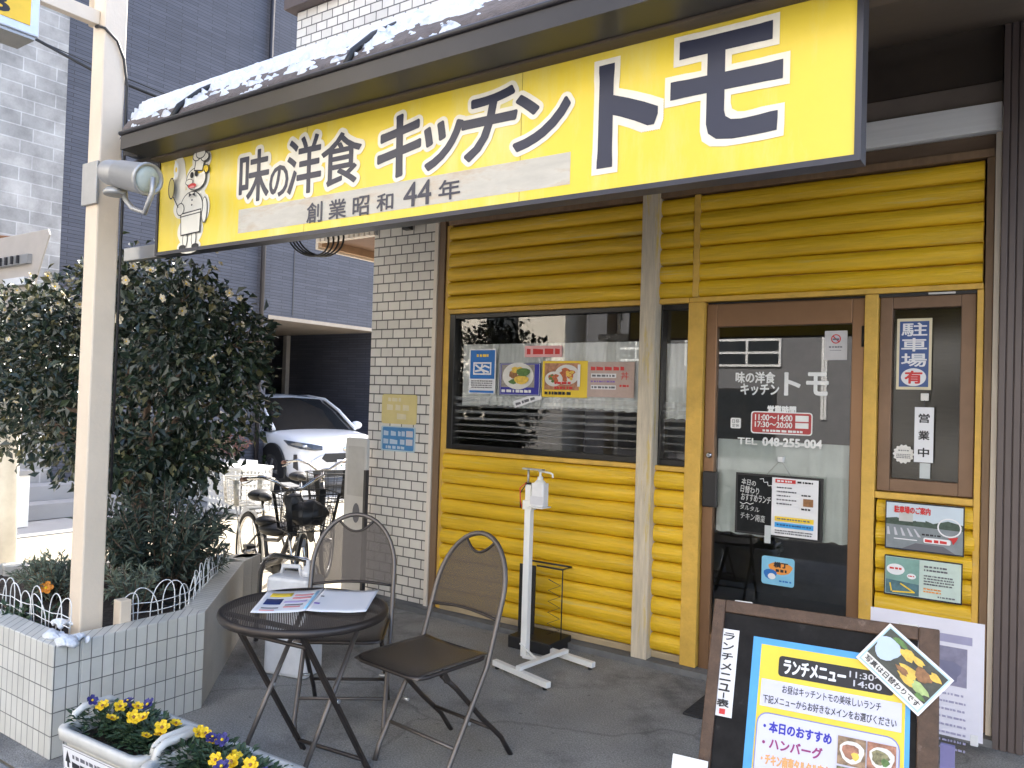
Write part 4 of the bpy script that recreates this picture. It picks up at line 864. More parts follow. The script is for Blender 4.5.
q.rect(.02*w_, .02*h_, .98*w_, .98*h_, PAPER); q.rect(.03*w_, .03*h_, .97*w_, .97*h_, M('print_deep_blue', (.03, .03, .32), .5)); q.rect(.05*w_, .25*h_, .86*w_, .95*h_, M('print_photo_grey', (.30, .27, .24), .5, var=.3, scale=40))
dish(q, .46*w_, .60*h_, .38*w_, [(FOODB, 12, .22), (FOODG, 2, .22), (FOODY, 2, .26)]); q.disc(.60*w_, .72*h_, .17*w_, .13*h_, FOODG, 12, .1); q.disc(.56*w_, .48*h_, .18*w_, .13*h_, FOODY, 12, .1); q.words(.08*w_, .09*h_, .84*w_, .085*h_, PAPER, 1, seed=5); q.fin()
q = poster('window_poster', 543, 361, 587, 398, PYEL, 'yellow framed food photo poster of red fried dishes on the window glass', 'poster'); w_, h_ = q.w, q.h
q.rect(.05*w_, .20*h_, .82*w_, .94*h_, M('print_photo_red', (.42, .20, .11), .5, var=.5, scale=35)); dish(q, .55*w_, .62*h_, .27*w_, [(FOODR, 9, .3), (FOODY, 4, .2)]); dish(q, .27*w_, .50*h_, .2*w_, [(FOODR, 9, .3), (FOODG, 3, .2)])
q.rect(.80*w_, .30*h_, .86*w_, .9*h_, PAPER); q.words(.08*w_, .07*h_, .75*w_, .085*h_, INK, 1, seed=7); q.words(.30*w_, .36*h_, .7*w_, .07*h_, RED, 2, seed=8); q.fin()
q = poster('window_poster', 588, 362, 634, 398, M('poster_dusty_pink', (.50, .38, .34), .6, var=.1, scale=20), 'faded pinkish brown notice with white caption strips, rightmost on the window glass', 'poster'); w_, h_ = q.w, q.h
q.words(.07*w_, .76*h_, .78*w_, .11*h_, RED, 1, seed=9)
for k, yy in enumerate((.55, .22)): q.rect(.08*w_, yy*h_, .62*w_, (yy+.12)*h_, PAPER); q.words(.10*w_, (yy+.03)*h_, .60*w_, .06*h_, INKG, 1, seed=20+k)
q.words(.08*w_, .42*h_, .6*w_, .05*h_, M('print_violet', (.25, .15, .5), .5), 1, seed=11); q.text('丼', .72*w_, .5*h_, .88*w_, .72*h_, RED); q.words(.7*w_, .3*h_, .9*w_, .06*h_, RED, 1, seed=13); q.fin()
q = poster('window_sticker', 525, 346, 562, 357, M('sticker_pink', (.78, .42, .42), .5), 'long pink sticker with red lettering above the food posters', 'sticker', r=.006); q.words(.06*q.w, .25*q.h, .94*q.w, .5*q.h, RED, 1, seed=14); q.fin()
a, c = ony(515, 408, .0255), ony(542, 399, .0255)
q = Print(a, (c-a), (c-a).cross(Vector((0, -1, 0)))*-1); q.sheet((c-a).length, .045, PAPER); q.words(.012, .012, .16, .018, INKG, 1, seed=15); tag(q.done('caption_strip'), 'small tilted white caption strip under the blue food poster', 'label')
# door glass lettering and notices
dl = Print((0, .0115, 0), X3, Z3); LW = M('vinyl_white', (.82, .82, .80), .5)
def dtext(s_, u0, v0, u1, v1, m=LW, bold=.002): A_, B2 = ony(u0, (v0+v1)/2, .0115), ony(u1, (v0+v1)/2, .0115); t_, b2 = ony((u0+u1)/2, v0, .0115), ony((u0+u1)/2, v1, .0115); dl.text(s_, A_.x, b2.z, B2.x, t_.z, m, bold)
dl.k = .001
dtext('味の洋食', 736, 372, 775, 383); dtext('キッチン', 741, 384, 779, 395); dtext('ト', 785, 373, 800, 395, bold=.004); dtext('モ', 807, 373, 828, 395, bold=.004); dtext('営業時間', 768, 406, 796, 414)
dtext('TEL', 738, 438, 757, 444, bold=.001); dtext('048-255-004', 763, 439, 822, 447, bold=.0025)
A_ = ony(751, 433, .0115); B2 = ony(813, 413, .0115); dl.rect(A_.x, A_.z, B2.x, B2.z, LW, .016); dl.rect(A_.x+.006, A_.z+.006, B2.x-.006, B2.z-.006, M('vinyl_red', (.45, .05, .05), .5), .012)
W2, H2 = B2.x-A_.x, B2.z-A_.z
dl.text('11:00〜14:00', A_.x+.07*W2, A_.z+.60*H2, A_.x+.68*W2, A_.z+.86*H2, LW, .001); dl.text('17:30〜20:00', A_.x+.07*W2, A_.z+.30*H2, A_.x+.68*W2, A_.z+.54*H2, LW, .001)
dl.rect(A_.x+.73*W2, A_.z+.60*H2, A_.x+.94*W2, A_.z+.86*H2, LW); dl.rect(A_.x+.73*W2, A_.z+.30*H2, A_.x+.94*W2, A_.z+.54*H2, LW); dl.words(A_.x+.2*W2, A_.z+.10*H2, A_.x+.85*W2, .10*H2, LW, 1, seed=16)
A_ = ony(731, 428, .0115); dl.rect(A_.x, A_.z, A_.x+.055, A_.z+.055, LW, .008); dl.text('日祭', A_.x+.008, A_.z+.028, A_.x+.047, A_.z+.048, INK); dl.text('定休', A_.x+.008, A_.z+.006, A_.x+.047, A_.z+.024, INK)
dl.done('door_lettering', door)
q = poster('no_smoking_notice', 825, 331, 847, 360, M('notice_grey', (.60, .58, .58), .5), 'pale notice with a red no smoking circle, top right of the door glass', 'notice', .0105); w_, h_ = q.w, q.h
q.disc(.5*w_, .72*h_, .22*w_, .16*h_, RED, 24); q.disc(.5*w_, .72*h_, .17*w_, .125*h_, PAPERG, 24); q.line([(.36*w_, .82*h_), (.64*w_, .62*h_)], .006, RED); q.line([(.38*w_, .71*h_), (.62*w_, .71*h_)], .008, INKG); q.words(.2*w_, .42*h_, .8*w_, .05*h_, INKG, 1, seed=17); q.words(.25*w_, .32*h_, .75*w_, .02*h_, INKG, 1, seed=18); q.fin()
# blackboard hanging on the door with the daily menu
hb = ony(735, 531, -.02); hr = ony(822, 476, -.02); q = Print((hb.x, -.018, ony(780, 541, -.02).z+.018), X3, Z3); w_ = ony(823, 510, -.02).x-hb.x; h_ = ony(780, 475.5, -.02).z-q.o.z
q.sheet(w_, h_, BLK, .008); q.rect(.025*w_, .035*h_, .975*w_, .965*h_, M('chalkboard', (.016, .017, .018), .75, var=.4, scale=12, spec=.15))
q.rect(.43*w_, .03*h_, .95*w_, .965*h_, PAPER)
CHK = M('chalk_white', (.55, .55, .54), .9, var=.35, scale=90)
for s_, x0, y0, x1, y1, b_ in (('本日の', .07, .80, .24, .90, .0012), ('日替わり', .06, .67, .28, .785, .0015), ('おすすめランチ', .07, .535, .42, .655, .0015), ('タルタル', .06, .385, .29, .465, .0004), ('チキン南蛮', .07, .225, .36, .34, .0004)): q.text(s_, x0*w_, y0*h_, x1*w_, y1*h_, CHK, b_*.35, shear=.12, skew=-.010)
for k in range(3): q.line([((.29+.05*k)*w_, (.92-.05*k)*h_), ((.33+.05*k)*w_, (.93-.05*k)*h_), ((.335+.05*k)*w_, (.88-.05*k)*h_)], .003, LW)
q.line([(.06*w_, .51*h_), (.10*w_, .485*h_), (.14*w_, .515*h_), (.18*w_, .49*h_), (.22*w_, .515*h_)], .003, LW)
q.rect(.47*w_, .885*h_, .70*w_, .945*h_, RED); q.words(.49*w_, .90*h_, .68*w_, .03*h_, PAPER, 1, seed=19); q.words(.72*w_, .90*h_, .92*w_, .03*h_, INK, 1, seed=23)
for k in range(5): q.words(.49*w_, (.80-.065*k)*h_, (.72 if k % 2 else .66)*w_, .022*h_, INKG, 1, seed=30+k)
q.rect(.79*w_, .54*h_, .90*w_, .66*h_, FOODB); q.words(.77*w_, .70*h_, .87*w_, .025*h_, INK, 1, seed=41); q.words(.77*w_, .48*h_, .87*w_, .03*h_, INK, 1, seed=42)
q.rect(.475*w_, .27*h_, .91*w_, .345*h_, PYEL); q.rect(.475*w_, .17*h_, .91*w_, .25*h_, CYAN); q.words(.5*w_, .295*h_, .88*w_, .025*h_, INKG, 1, seed=43); q.words(.5*w_, .20*h_, .88*w_, .025*h_, NAVY, 1, seed=44); q.words(.48*w_, .11*h_, .9*w_, .02*h_, INKG, 2, seed=45)
hm = tag(q.done('hanging_menu'), 'small framed blackboard with chalk writing and a menu sheet hanging on the door', 'menu board')
b = MB(); tp = ony(780.5, 460, -.014); b.tube([q.p(.36*w_, h_, .002), tp, q.p(.64*w_, h_, .002)], .0015, GALV, 4); b.build('hanging_cord', hm)
b = MB(); b.box(tp.x-.014, tp.x+.014, -.017, .011, tp.z-.012, tp.z+.018, WPLAST); tag(b.build('door_hook', None, bevel=.003), 'small white stick-on hook above the hanging blackboard', 'hook')
b = MB(); z_ = q.o.z; b.box(q.o.x+.36*w_, q.o.x+.43*w_, -.032, -.0275, z_-.035, z_+.055, M('tape_white', (.62, .66, .66), .3, alpha=.8)); b.build('tape', hm)
q = poster('door_sticker', 762, 555, 794, 588, M('sticker_blue', (.22, .52, .72), .4), 'pale blue square sticker with an orange splash low on the door glass', 'sticker', .0105, r=.014); w_, h_ = q.w, q.h
q.rect(.02*w_, .02*h_, .98*w_, .98*h_, MATS['sticker_blue'], .012); q.disc(.58*w_, .62*h_, .36*w_, .22*h_, PORA, 20, .08); q.text('横丁', .38*w_, .64*h_, .80*w_, .82*h_, INK, .002); q.words(.44*w_, .48*h_, .8*w_, .10*h_, INK, 1, seed=47); q.disc(.27*w_, .38*h_, .20*w_, .18*h_, BLUE, 14, .1); q.disc(.32*w_, .30*h_, .12*w_, .11*h_, PAPER, 14); q.words(.55*w_, .14*h_, .92*w_, .06*h_, BLUE, 1, seed=48); q.fin()
# side window: parking plate, open plate, round sticker
q = poster('parking_plate', 897.5, 319, 931, 390, M('plate_cream', (.70, .62, .42), .4), 'blue and white vertical plate about parking on the small side window', 'sign', .006, .003); w_, h_ = q.w, q.h
q.rect(.08*w_, .04*h_, .92*w_, .96*h_, M('plate_blue', (.035, .085, .26), .4))
for k, ch in enumerate('駐車場'): q.text(ch, .14*w_, (.755-.215*k)*h_, .86*w_, (.935-.215*k)*h_, PAPER, .0014)
q.disc(.5*w_, .175*h_, .36*w_, .125*h_, PAPER, 28); q.text('有', .26*w_, .09*h_, .74*w_, .26*h_, RED, .0025); q.fin()
q = poster('open_plate', 915, 407, 933, 463, PAPER, 'narrow white plate with three black characters hanging on the side window', 'sign', -.004, .003); w_, h_ = q.w, q.h
for k, ch in enumerate('営業中'): q.text(ch, .22*w_, (.72-.31*k)*h_, .78*w_, (.88-.31*k)*h_, INK, .0012)
op = q.fin(); b = MB(); b.tube([(q.o.x+w_/2, -.006, q.o.z+h_), (q.o.x+w_/2, -.006, q.o.z+h_+.035)], .002, INK, 5); b.build('hook_wire', op)
b = MB(); b.box(q.o.x+w_/2-.017, q.o.x+w_/2+.017, -.008, .0035, q.o.z+h_+.03, q.o.z+h_+.065, PLATE); tag(b.build('window_hook', None, bevel=.003), 'small cream hook block above the white plate on the side window', 'hook')
b = MB(); b.box(q.o.x+.30*w_, q.o.x+.85*w_, .0045, .006, q.o.z-.075, q.o.z-.004, MATS['tape_white']); tag(b.build('tape_strip'), 'strip of translucent white tape below the white open plate', 'tape')
p = ony(903.5, 454, .006); q = Print((p.x, .0055, p.z), X3, Z3); q.k = .0012; q.shape([((.043+.003*math.cos(14*t))*math.cos(t), (.043+.003*math.cos(14*t))*math.sin(t)) for t in [2*math.pi*i/84 for i in range(84)]], PLATE); q.words(-.022, .014, .022, .006, INKG, 1, seed=50); q.words(-.03, -.004, .03, .004, INKG, 3, seed=51); tag(q.done('round_sticker'), 'round scalloped cream sticker at lower left of the side window', 'sticker')
# parking notice boards under the side window
q = poster('parking_notice', 886, 500, 964, 557, BLK, 'framed street photo notice about the car park with red heading below the side window', 'notice', -.056, .008); w_, h_ = q.w, q.h
q.rect(.015*w_, .03*h_, .985*w_, .97*h_, PGRY); q.rect(.015*w_, .60*h_, .985*w_, .97*h_, PSKY); q.shape([(.015*w_, .52*h_), (.985*w_, .50*h_), (.985*w_, .62*h_), (.8*w_, .68*h_), (.62*w_, .60*h_), (.5*w_, .66*h_), (.3*w_, .60*h_), (.15*w_, .67*h_), (.015*w_, .64*h_)], PTREE)
q.rect(.18*w_, .60*h_, .36*w_, .82*h_, PALEG); q.rect(.40*w_, .62*h_, .52*w_, .76*h_, PSKY)
for k in range(5): q.shape([((.03+.10*k)*w_, .30*h_), ((.07+.10*k)*w_, .30*h_), ((.05+.085*k)*w_, .46*h_), ((.03+.085*k)*w_, .46*h_)], PAPERG)
q.shape([(.22*w_, .03*h_), (.9*w_, .03*h_), (.75*w_, .16*h_), (.4*w_, .17*h_)], INKG); q.rect(.12*w_, .22*h_, .42*w_, .24*h_, PAPER)
q.text('駐車場のご案内', .12*w_, .77*h_, .58*w_, .91*h_, RED, .0012); rr = [(.82*w_+.14*w_*math.cos(t), .55*h_+.18*h_*math.sin(t)) for t in [2*math.pi*i/24 for i in range(25)]]; q.line(rr, .006, PAPER); q.shape([(.87*w_, .22*h_), (.85*w_, .30*h_), (.80*w_, .34*h_), (.93*w_, .38*h_), (.91*w_, .31*h_)], RED); q.rect(.50*w_, .20*h_, .84*w_, .31*h_, PAPER, .008); q.words(.52*w_, .22*h_, .82*w_, .06*h_, RED, 1, seed=52); q.words(.48*w_, .35*h_, .72*w_, .035*h_, INK, 1, seed=53); q.fin()
q = poster('parking_notice', 885, 554, 962, 605, BLK, 'framed pale green notice with speech bubbles and a parking bay sketch, lower of the pair', 'notice', -.056, .008); w_, h_ = q.w, q.h
q.rect(.015*w_, .04*h_, .985*w_, .97*h_, M('print_mint', (.55, .66, .60), .5)); q.rect(.02*w_, .05*h_, .46*w_, .96*h_, M('print_teal', (.20, .36, .32), .5, var=.2, scale=12)); q.shape([(.02*w_, .05*h_), (.46*w_, .05*h_), (.46*w_, .34*h_), (.02*w_, .40*h_)], M('print_dark_teal', (.08, .17, .20), .5, var=.3, scale=40))
q.disc(.15*w_, .66*h_, .12*w_, .14*h_, PAPER, 20); q.disc(.36*w_, .53*h_, .06*w_, .07*h_, PAPER, 16); q.words(.07*w_, .66*h_, .23*w_, .05*h_, RED, 1, seed=54); q.words(.32*w_, .52*h_, .40*w_, .03*h_, RED, 1, seed=55)
q.line([(.10*w_, .12*h_), (.08*w_, .30*h_)], .006, PYEL); q.line([(.22*w_, .32*h_), (.40*w_, .14*h_), (.12*w_, .10*h_)], .006, PYEL)
q.words(.52*w_, .80*h_, .82*w_, .045*h_, INKG, 2, seed=56); q.words(.52*w_, .58*h_, .90*w_, .035*h_, INKG, 4, seed=57); q.words(.52*w_, .26*h_, .75*w_, .035*h_, PORA, 2, seed=58); q.words(.70*w_, .10*h_, .93*w_, .035*h_, INKG, 1, seed=59); q.fin()
# notices on the tiled pillar
q = poster('pillar_notice', 382.5, 394, 416.5, 425, M('faded_yellow', (.66, .55, .24), .6, var=.08), 'faded yellow rounded notice on the tiled pillar', 'notice', -.0005, .002, .02); w_, h_ = q.w, q.h
FW3 = M('faded_white', (.70, .62, .42), .6); q.words(.18*w_, .76*h_, .55*w_, .13*h_, FW3, 1, seed=60); q.words(.15*w_, .46*h_, .85*w_, .20*h_, FW3, 1, seed=61); q.words(.45*w_, .16*h_, .8*w_, .20*h_, FW3, 1, seed=62); q.fin()
q = poster('pillar_notice', 381.5, 425.5, 415, 453, M('faded_rim_blue', (.42, .55, .62), .6), 'faded blue rounded notice with pale blocks on the tiled pillar', 'notice', -.0005, .002, .015); w_, h_ = q.w, q.h
q.rect(.05*w_, .06*h_, .96*w_, .96*h_, M('faded_blue', (.06, .22, .46), .6, var=.15), .012); FB = M('faded_pale', (.45, .56, .68), .6)
for k in range(2): q.words(.08*w_, (.62-.33*k)*h_, .70*w_, .20*h_, FB, 1, seed=63+k); q.rect(.74*w_, (.60-.33*k)*h_, .93*w_, (.84-.33*k)*h_, PAPERG)
q.words(.16*w_, .10*h_, .70*w_, .12*h_, FB, 1, seed=66); q.fin()

# ================================================================== MENU A-FRAME
TL = Vector((.775, -1.775, .855)); TRt = Vector((1.372, -1.697, .855)); bxv = (TRt-TL).normalized(); n0 = bxv.cross(Z3)  # towards the street
lean = .33; dn = (Vector((0, 0, -.855))+n0*lean); BLn = dn.length; upv = (-dn).normalized(); bn = bxv.cross(upv)
BW = (TRt-TL).length; BLo = TL+dn
af = thing('menu_board', Vector(((TL.x+TRt.x)/2, -1.9, 0)), 'wooden framed A-board with a blue and yellow lunch menu before the door', 'menu board')
FWOOD = M('board_wood', (.095, .055, .034), .6, var=.3, scale=9, stretch=(3, 3, 3), bump=.3, bscale=50, patch=((.24, .17, .13), .60, 9, .12))
def bp(x, y, d=0): return BLo+bxv*x+upv*y+bn*d
TB = Matrix.Translation(BLo) @ Matrix(((bxv.x, upv.x, bn.x, 0), (bxv.y, upv.y, bn.y, 0), (bxv.z, upv.z, bn.z, 0), (0, 0, 0, 1)))
fw = .034
for (x0, x1, y0, y1) in ((0, fw, 0, BLn), (BW-fw*1.5, BW, 0, BLn), (fw, BW-fw*1.5, BLn-.036, BLn), (fw, BW-fw*1.5, .10, .14)):
    b = MB(); b.box(x0, x1, y0, y1, -.018, .006, FWOOD, TB); b.build('frame_rail', af, bevel=.004)
b = MB(); b.box(fw+.001, BW-fw*1.5-.001, .14, BLn-.037, -.012, -.003, M('slate_panel', (.018, .017, .017), .8, var=.35, scale=14, spec=.15, patch=((.06, .06, .058), .62, 7, .1)), TB); b.build('black_panel', af)
TB2 = Matrix.Translation(TL-upv*0+Vector((0, 0, 0))) @ Matrix(((bxv.x, 0, 0, 0), (bxv.y, 0, 0, 0), (0, 0, 0, 0), (0, 0, 0, 1)))
bk_n = -n0
for xx in (.0, BW-.05):                                      # rear legs of the A
    b = MB(); a0 = TL+bxv*(xx+.025)+bk_n*.022-Vector((0, 0, .012)); b.bar(a0, Vector((a0.x, a0.y, 0))+bk_n*.34, .05, .020, FWOOD, bk_n); b.build('rear_leg', af, bevel=.003)
b = MB(); a0 = TL+bk_n*.05; b.box(0.052, BW-.052, -.74, -.02, -.004, .004, BLK, Matrix.Translation(TL+bk_n*.022) @ Matrix(((bxv.x, (dn.x-2*n0.x*lean)*-1/BLn, bn.x, 0), (bxv.y, (dn.y-2*n0.y*lean)*-1/BLn, -bn.y, 0), (0, .855/BLn, bn.z, 0), (0, 0, 0, 1)))); b.build('rear_panel', af)
for xx in (.06, BW-.10): b = MB(); b.box(xx, xx+.05, BLn-.001, BLn+.003, -.03, .002, GALV, TB); b.build('top_hinge', af)
def bxy(u, v): p = onp(u, v, bp(0, 0, .001), bn)-BLo; return p.dot(bxv), p.dot(upv)
def onb(name, x0, y0, w_, h_, m, rot=0, d=.0, th=.0012):
    c_, s_ = math.cos(rot), math.sin(rot); q = Print(bp(x0, y0, -.003+d), bxv*c_+upv*s_, upv*c_-bxv*s_); q.sheet(w_, h_, m, th); q.w, q.h = w_, h_; return q
x0, yt = bxy(754, 636); x1, _ = bxy(911, 674); xb, yb2 = bxy(742, 768)
X0 = (x0+xb)/2; HH = .60
q = onb('menu_sheet', X0, yt-HH, x1-X0, HH, M('menu_blue', (.06, .34, .70), .45)); w_, h_ = q.w, q.h; q.k = .0012
q.rect(.024, -.0+.03, w_-.012, h_-.018, M('menu_yellow', (.80, .62, .05), .5, var=.06, scale=8)); PL = M('menu_pale', (.62, .62, .76), .5, var=.03)
LA = .040; RA = w_-.02; mw = RA-LA
q.rect(LA+.035, h_-.098, RA-.02, h_-.042, INK, .010); q.text('ランチメニュー', LA+.05, h_-.088, LA+.60*mw, h_-.052, PAPER, .0016); q.text('11:30〜', LA+.63*mw, h_-.068, RA-.04, h_-.052, PAPERG, .0004); q.text('14:00', LA+.66*mw, h_-.090, RA-.05, h_-.074, PAPERG, .0004)
q.rect(LA-.008, h_-.185, RA+.0, h_-.112, PL); q.text('お昼はキッチントモの美味しいランチ', LA+.05, h_-.142, RA-.05, h_-.120, INK, .0003); q.text('下記メニューからお好きなメインをお選びください', LA, h_-.176, RA-.012, h_-.154, INK, .0003)
q.rect(LA-.012, .06, RA-.002, h_-.200, M('menu_border', (.20, .22, .50), .5), .03); q.rect(LA-.009, .063, RA-.005, h_-.203, PL, .028)
for k, (s_, m_, wd) in enumerate((('・本日のおすすめ', M('print_ultramarine', (.02, .02, .40), .5), .50), ('・ハンバーグ', M('print_maroon', (.28, .03, .16), .5), .44), ('・チキン南蛮タルタル定食', M('print_tan', (.72, .38, .14), .5), .50), ('・塩さば', M('print_azure', (.05, .22, .60), .5), .30), ('・エビフライ', RED, .40))):
    q.text(s_, LA+.008, h_-.250-.042*k, LA+.008+wd*mw, h_-.222-.042*k, m_, .0012)
FOODS = [M('food_a', (.26, .17, .10), .5, var=.7, scale=55), M('food_b', (.36, .16, .10), .5, var=.6, scale=60), M('food_c', (.22, .20, .10), .5, var=.8, scale=70), M('food_d', (.40, .20, .13), .5, var=.6, scale=50)]
for k in range(6):
    fx = LA+.57*mw+(k % 2)*.205*mw; fy = h_-.292-(k//2)*.075; q.rect(fx, fy, fx+.195*mw, fy+.07, FOODS[k % 4]); q.disc(fx+.1*mw, fy+.035, .085*mw, .028, PLATE, 16, .08); q.disc(fx+.09*mw, fy+.036, .06*mw, .018, FOODS[(k+1) % 4], 12, .15, k); q.disc(fx+.125*mw, fy+.026, .028*mw, .010, FOODG if k % 2 else FOODY, 9, .2, k)
tag(q.done('lunch_menu'), 'large blue and yellow printed lunch menu on the A-board', 'poster')
sx_, sy_ = bxy(722, 628); ex_, ey_ = bxy(735, 719); tx_, _t = bxy(742, 630)
q = onb('s', (sx_+ex_)/2-.035+.0, ey_+.0, .055, sy_-ey_, PAPER, .0); w_, h_ = q.w, q.h
for k, ch in enumerate('ランチメニュ'): q.text(ch, .22*w_, (.875-.118*k)*h_, .78*w_, (.955-.118*k)*h_, INK, .0008)
q.rect(.47*w_, .205*h_, .54*w_, .265*h_, INK); q.text('表', .2*w_, .105*h_, .8*w_, .19*h_, INK, .0008); q.rect(.36*w_, .025*h_, .66*w_, .085*h_, RED); tag(q.done('title_strip'), 'narrow white vertical title strip with a red stamp on the A-board', 'label')
ax_, ay_ = bxy(856, 657.5); cx_, cy_ = bxy(918, 716.5); dx_, dy_ = bxy(888, 622)
rot = math.atan2(cy_-ay_, cx_-ax_); cwid = math.hypot(cx_-ax_, cy_-ay_); ch_ = math.hypot(dx_-ax_, dy_-ay_)
q = onb('card', ax_, ay_, cwid, ch_, PAPER, rot, .0135, .002); w_, h_ = q.w, q.h
q.rect(.03*w_, .04*h_, .97*w_, .96*h_, M('card_rim', (.42, .60, .66), .5)); q.rect(.05*w_, .07*h_, .95*w_, .93*h_, M('card_dark', (.05, .055, .045), .5, var=.4, scale=40)); q.rect(.05*w_, .07*h_, .95*w_, .25*h_, PLATE); q.text('写真は日替わりです', .08*w_, .10*h_, .92*w_, .22*h_, INK, .0004)
q.disc(.20*w_, .58*h_, .16*w_, .24*h_, M('card_sky', (.50, .60, .76), .5), 18, .1)
for (cx, cy, rx, ry, m_) in ((.27, .84, .12, .05, FOODG), (.42, .75, .1, .10, FOODY), (.55, .80, .10, .06, FOODY), (.57, .52, .13, .10, FOODY), (.62, .38, .14, .07, FOODY), (.50, .45, .09, .06, FOODB), (.72, .66, .12, .12, FOODB), (.80, .42, .12, .09, M('food_lime', (.40, .52, .20), .5, var=.3, scale=40)), (.84, .78, .08, .07, FOODY), (.86, .30, .07, .05, FOODG)): q.disc(cx*w_, cy*h_, rx*w_, ry*h_, m_, 12, .22, cx*9)
tag(q.done('photo_card'), 'tilted white edged food photo card pinned to the upper right of the A-board', 'card')
# clear sleeve poster on a small stand behind the A-board
q = Print((1.045, -.80, .26), X3, Z3); pr = ony(985, 628, -.80); w_, h_ = pr.x-1.045, pr.z+.012-.26
ps = thing('sleeve_stand', (1.2, -.78, 0), 'faded pale poster in a clear sleeve on a low stand behind the A-board', 'poster stand')
q.sheet(w_, h_, M('sleeve_pale', (.78, .77, .86), .25, alpha=.92, var=.05), .002); q.rect(.30*w_, h_-.085, .90*w_, h_-.055, M('sleeve_lilac', (.36, .35, .50), .3)); q.rect(.46*w_, h_-.24, .86*w_, h_-.10, M('sleeve_photo', (.27, .26, .36), .3, var=.25, scale=14)); q.disc(.68*w_, h_-.19, .13*w_, .045, M('sleeve_photo2', (.20, .20, .30), .3), 14, .2)
for k in range(8): q.words(.45*w_, h_-.275-.028*k, .86*w_, .008, MATS['sleeve_lilac'], 1, seed=70+k)
q.done('poster_sheet', ps)
b = MB(); b.box(1.05, 1.09, -.797, -.78, .0, .30, GALV); b.box(1.0, 1.40, -.86, -.72, .001, .012, GALV); b.box(1.385, 1.41, -.803, -.785, .245, .285, WPLAST); b.build('stand_base', ps, bevel=.002)
b = MB(); b.box(1.30, 1.345, -.90, -.88, .012, .26, M('strip_violet', (.28, .26, .50), .5)); tag(b.build('banner_strip', None), 'narrow violet strip with dark marks standing behind the A-board', 'banner')
p = onz(688, 712, .012); b = MB(); b.box(p.x-.02, p.x+.50, p.y-.02, p.y+.38, .001, .012, M('mat_black', (.03, .03, .032), .9, var=.3, scale=60, bump=.5)); tag(b.build('door_mat', None, bevel=.004), 'dark rubber mat on the concrete before the entrance door', 'mat')
p = onz(690, 762, .30); b = MB(); bb = thing('white_card', (p.x, p.y, .28), 'small white card standing at the bottom left of the A-board', 'card')
cc = onp(690, 762, bp(0, 0, .03), bn); b.box(-.05, .05, -.09, .012, -.001, .001, PAPER, Matrix.Translation(cc) @ TB.to_3x3().to_4x4()); b.build('sheet', bb)

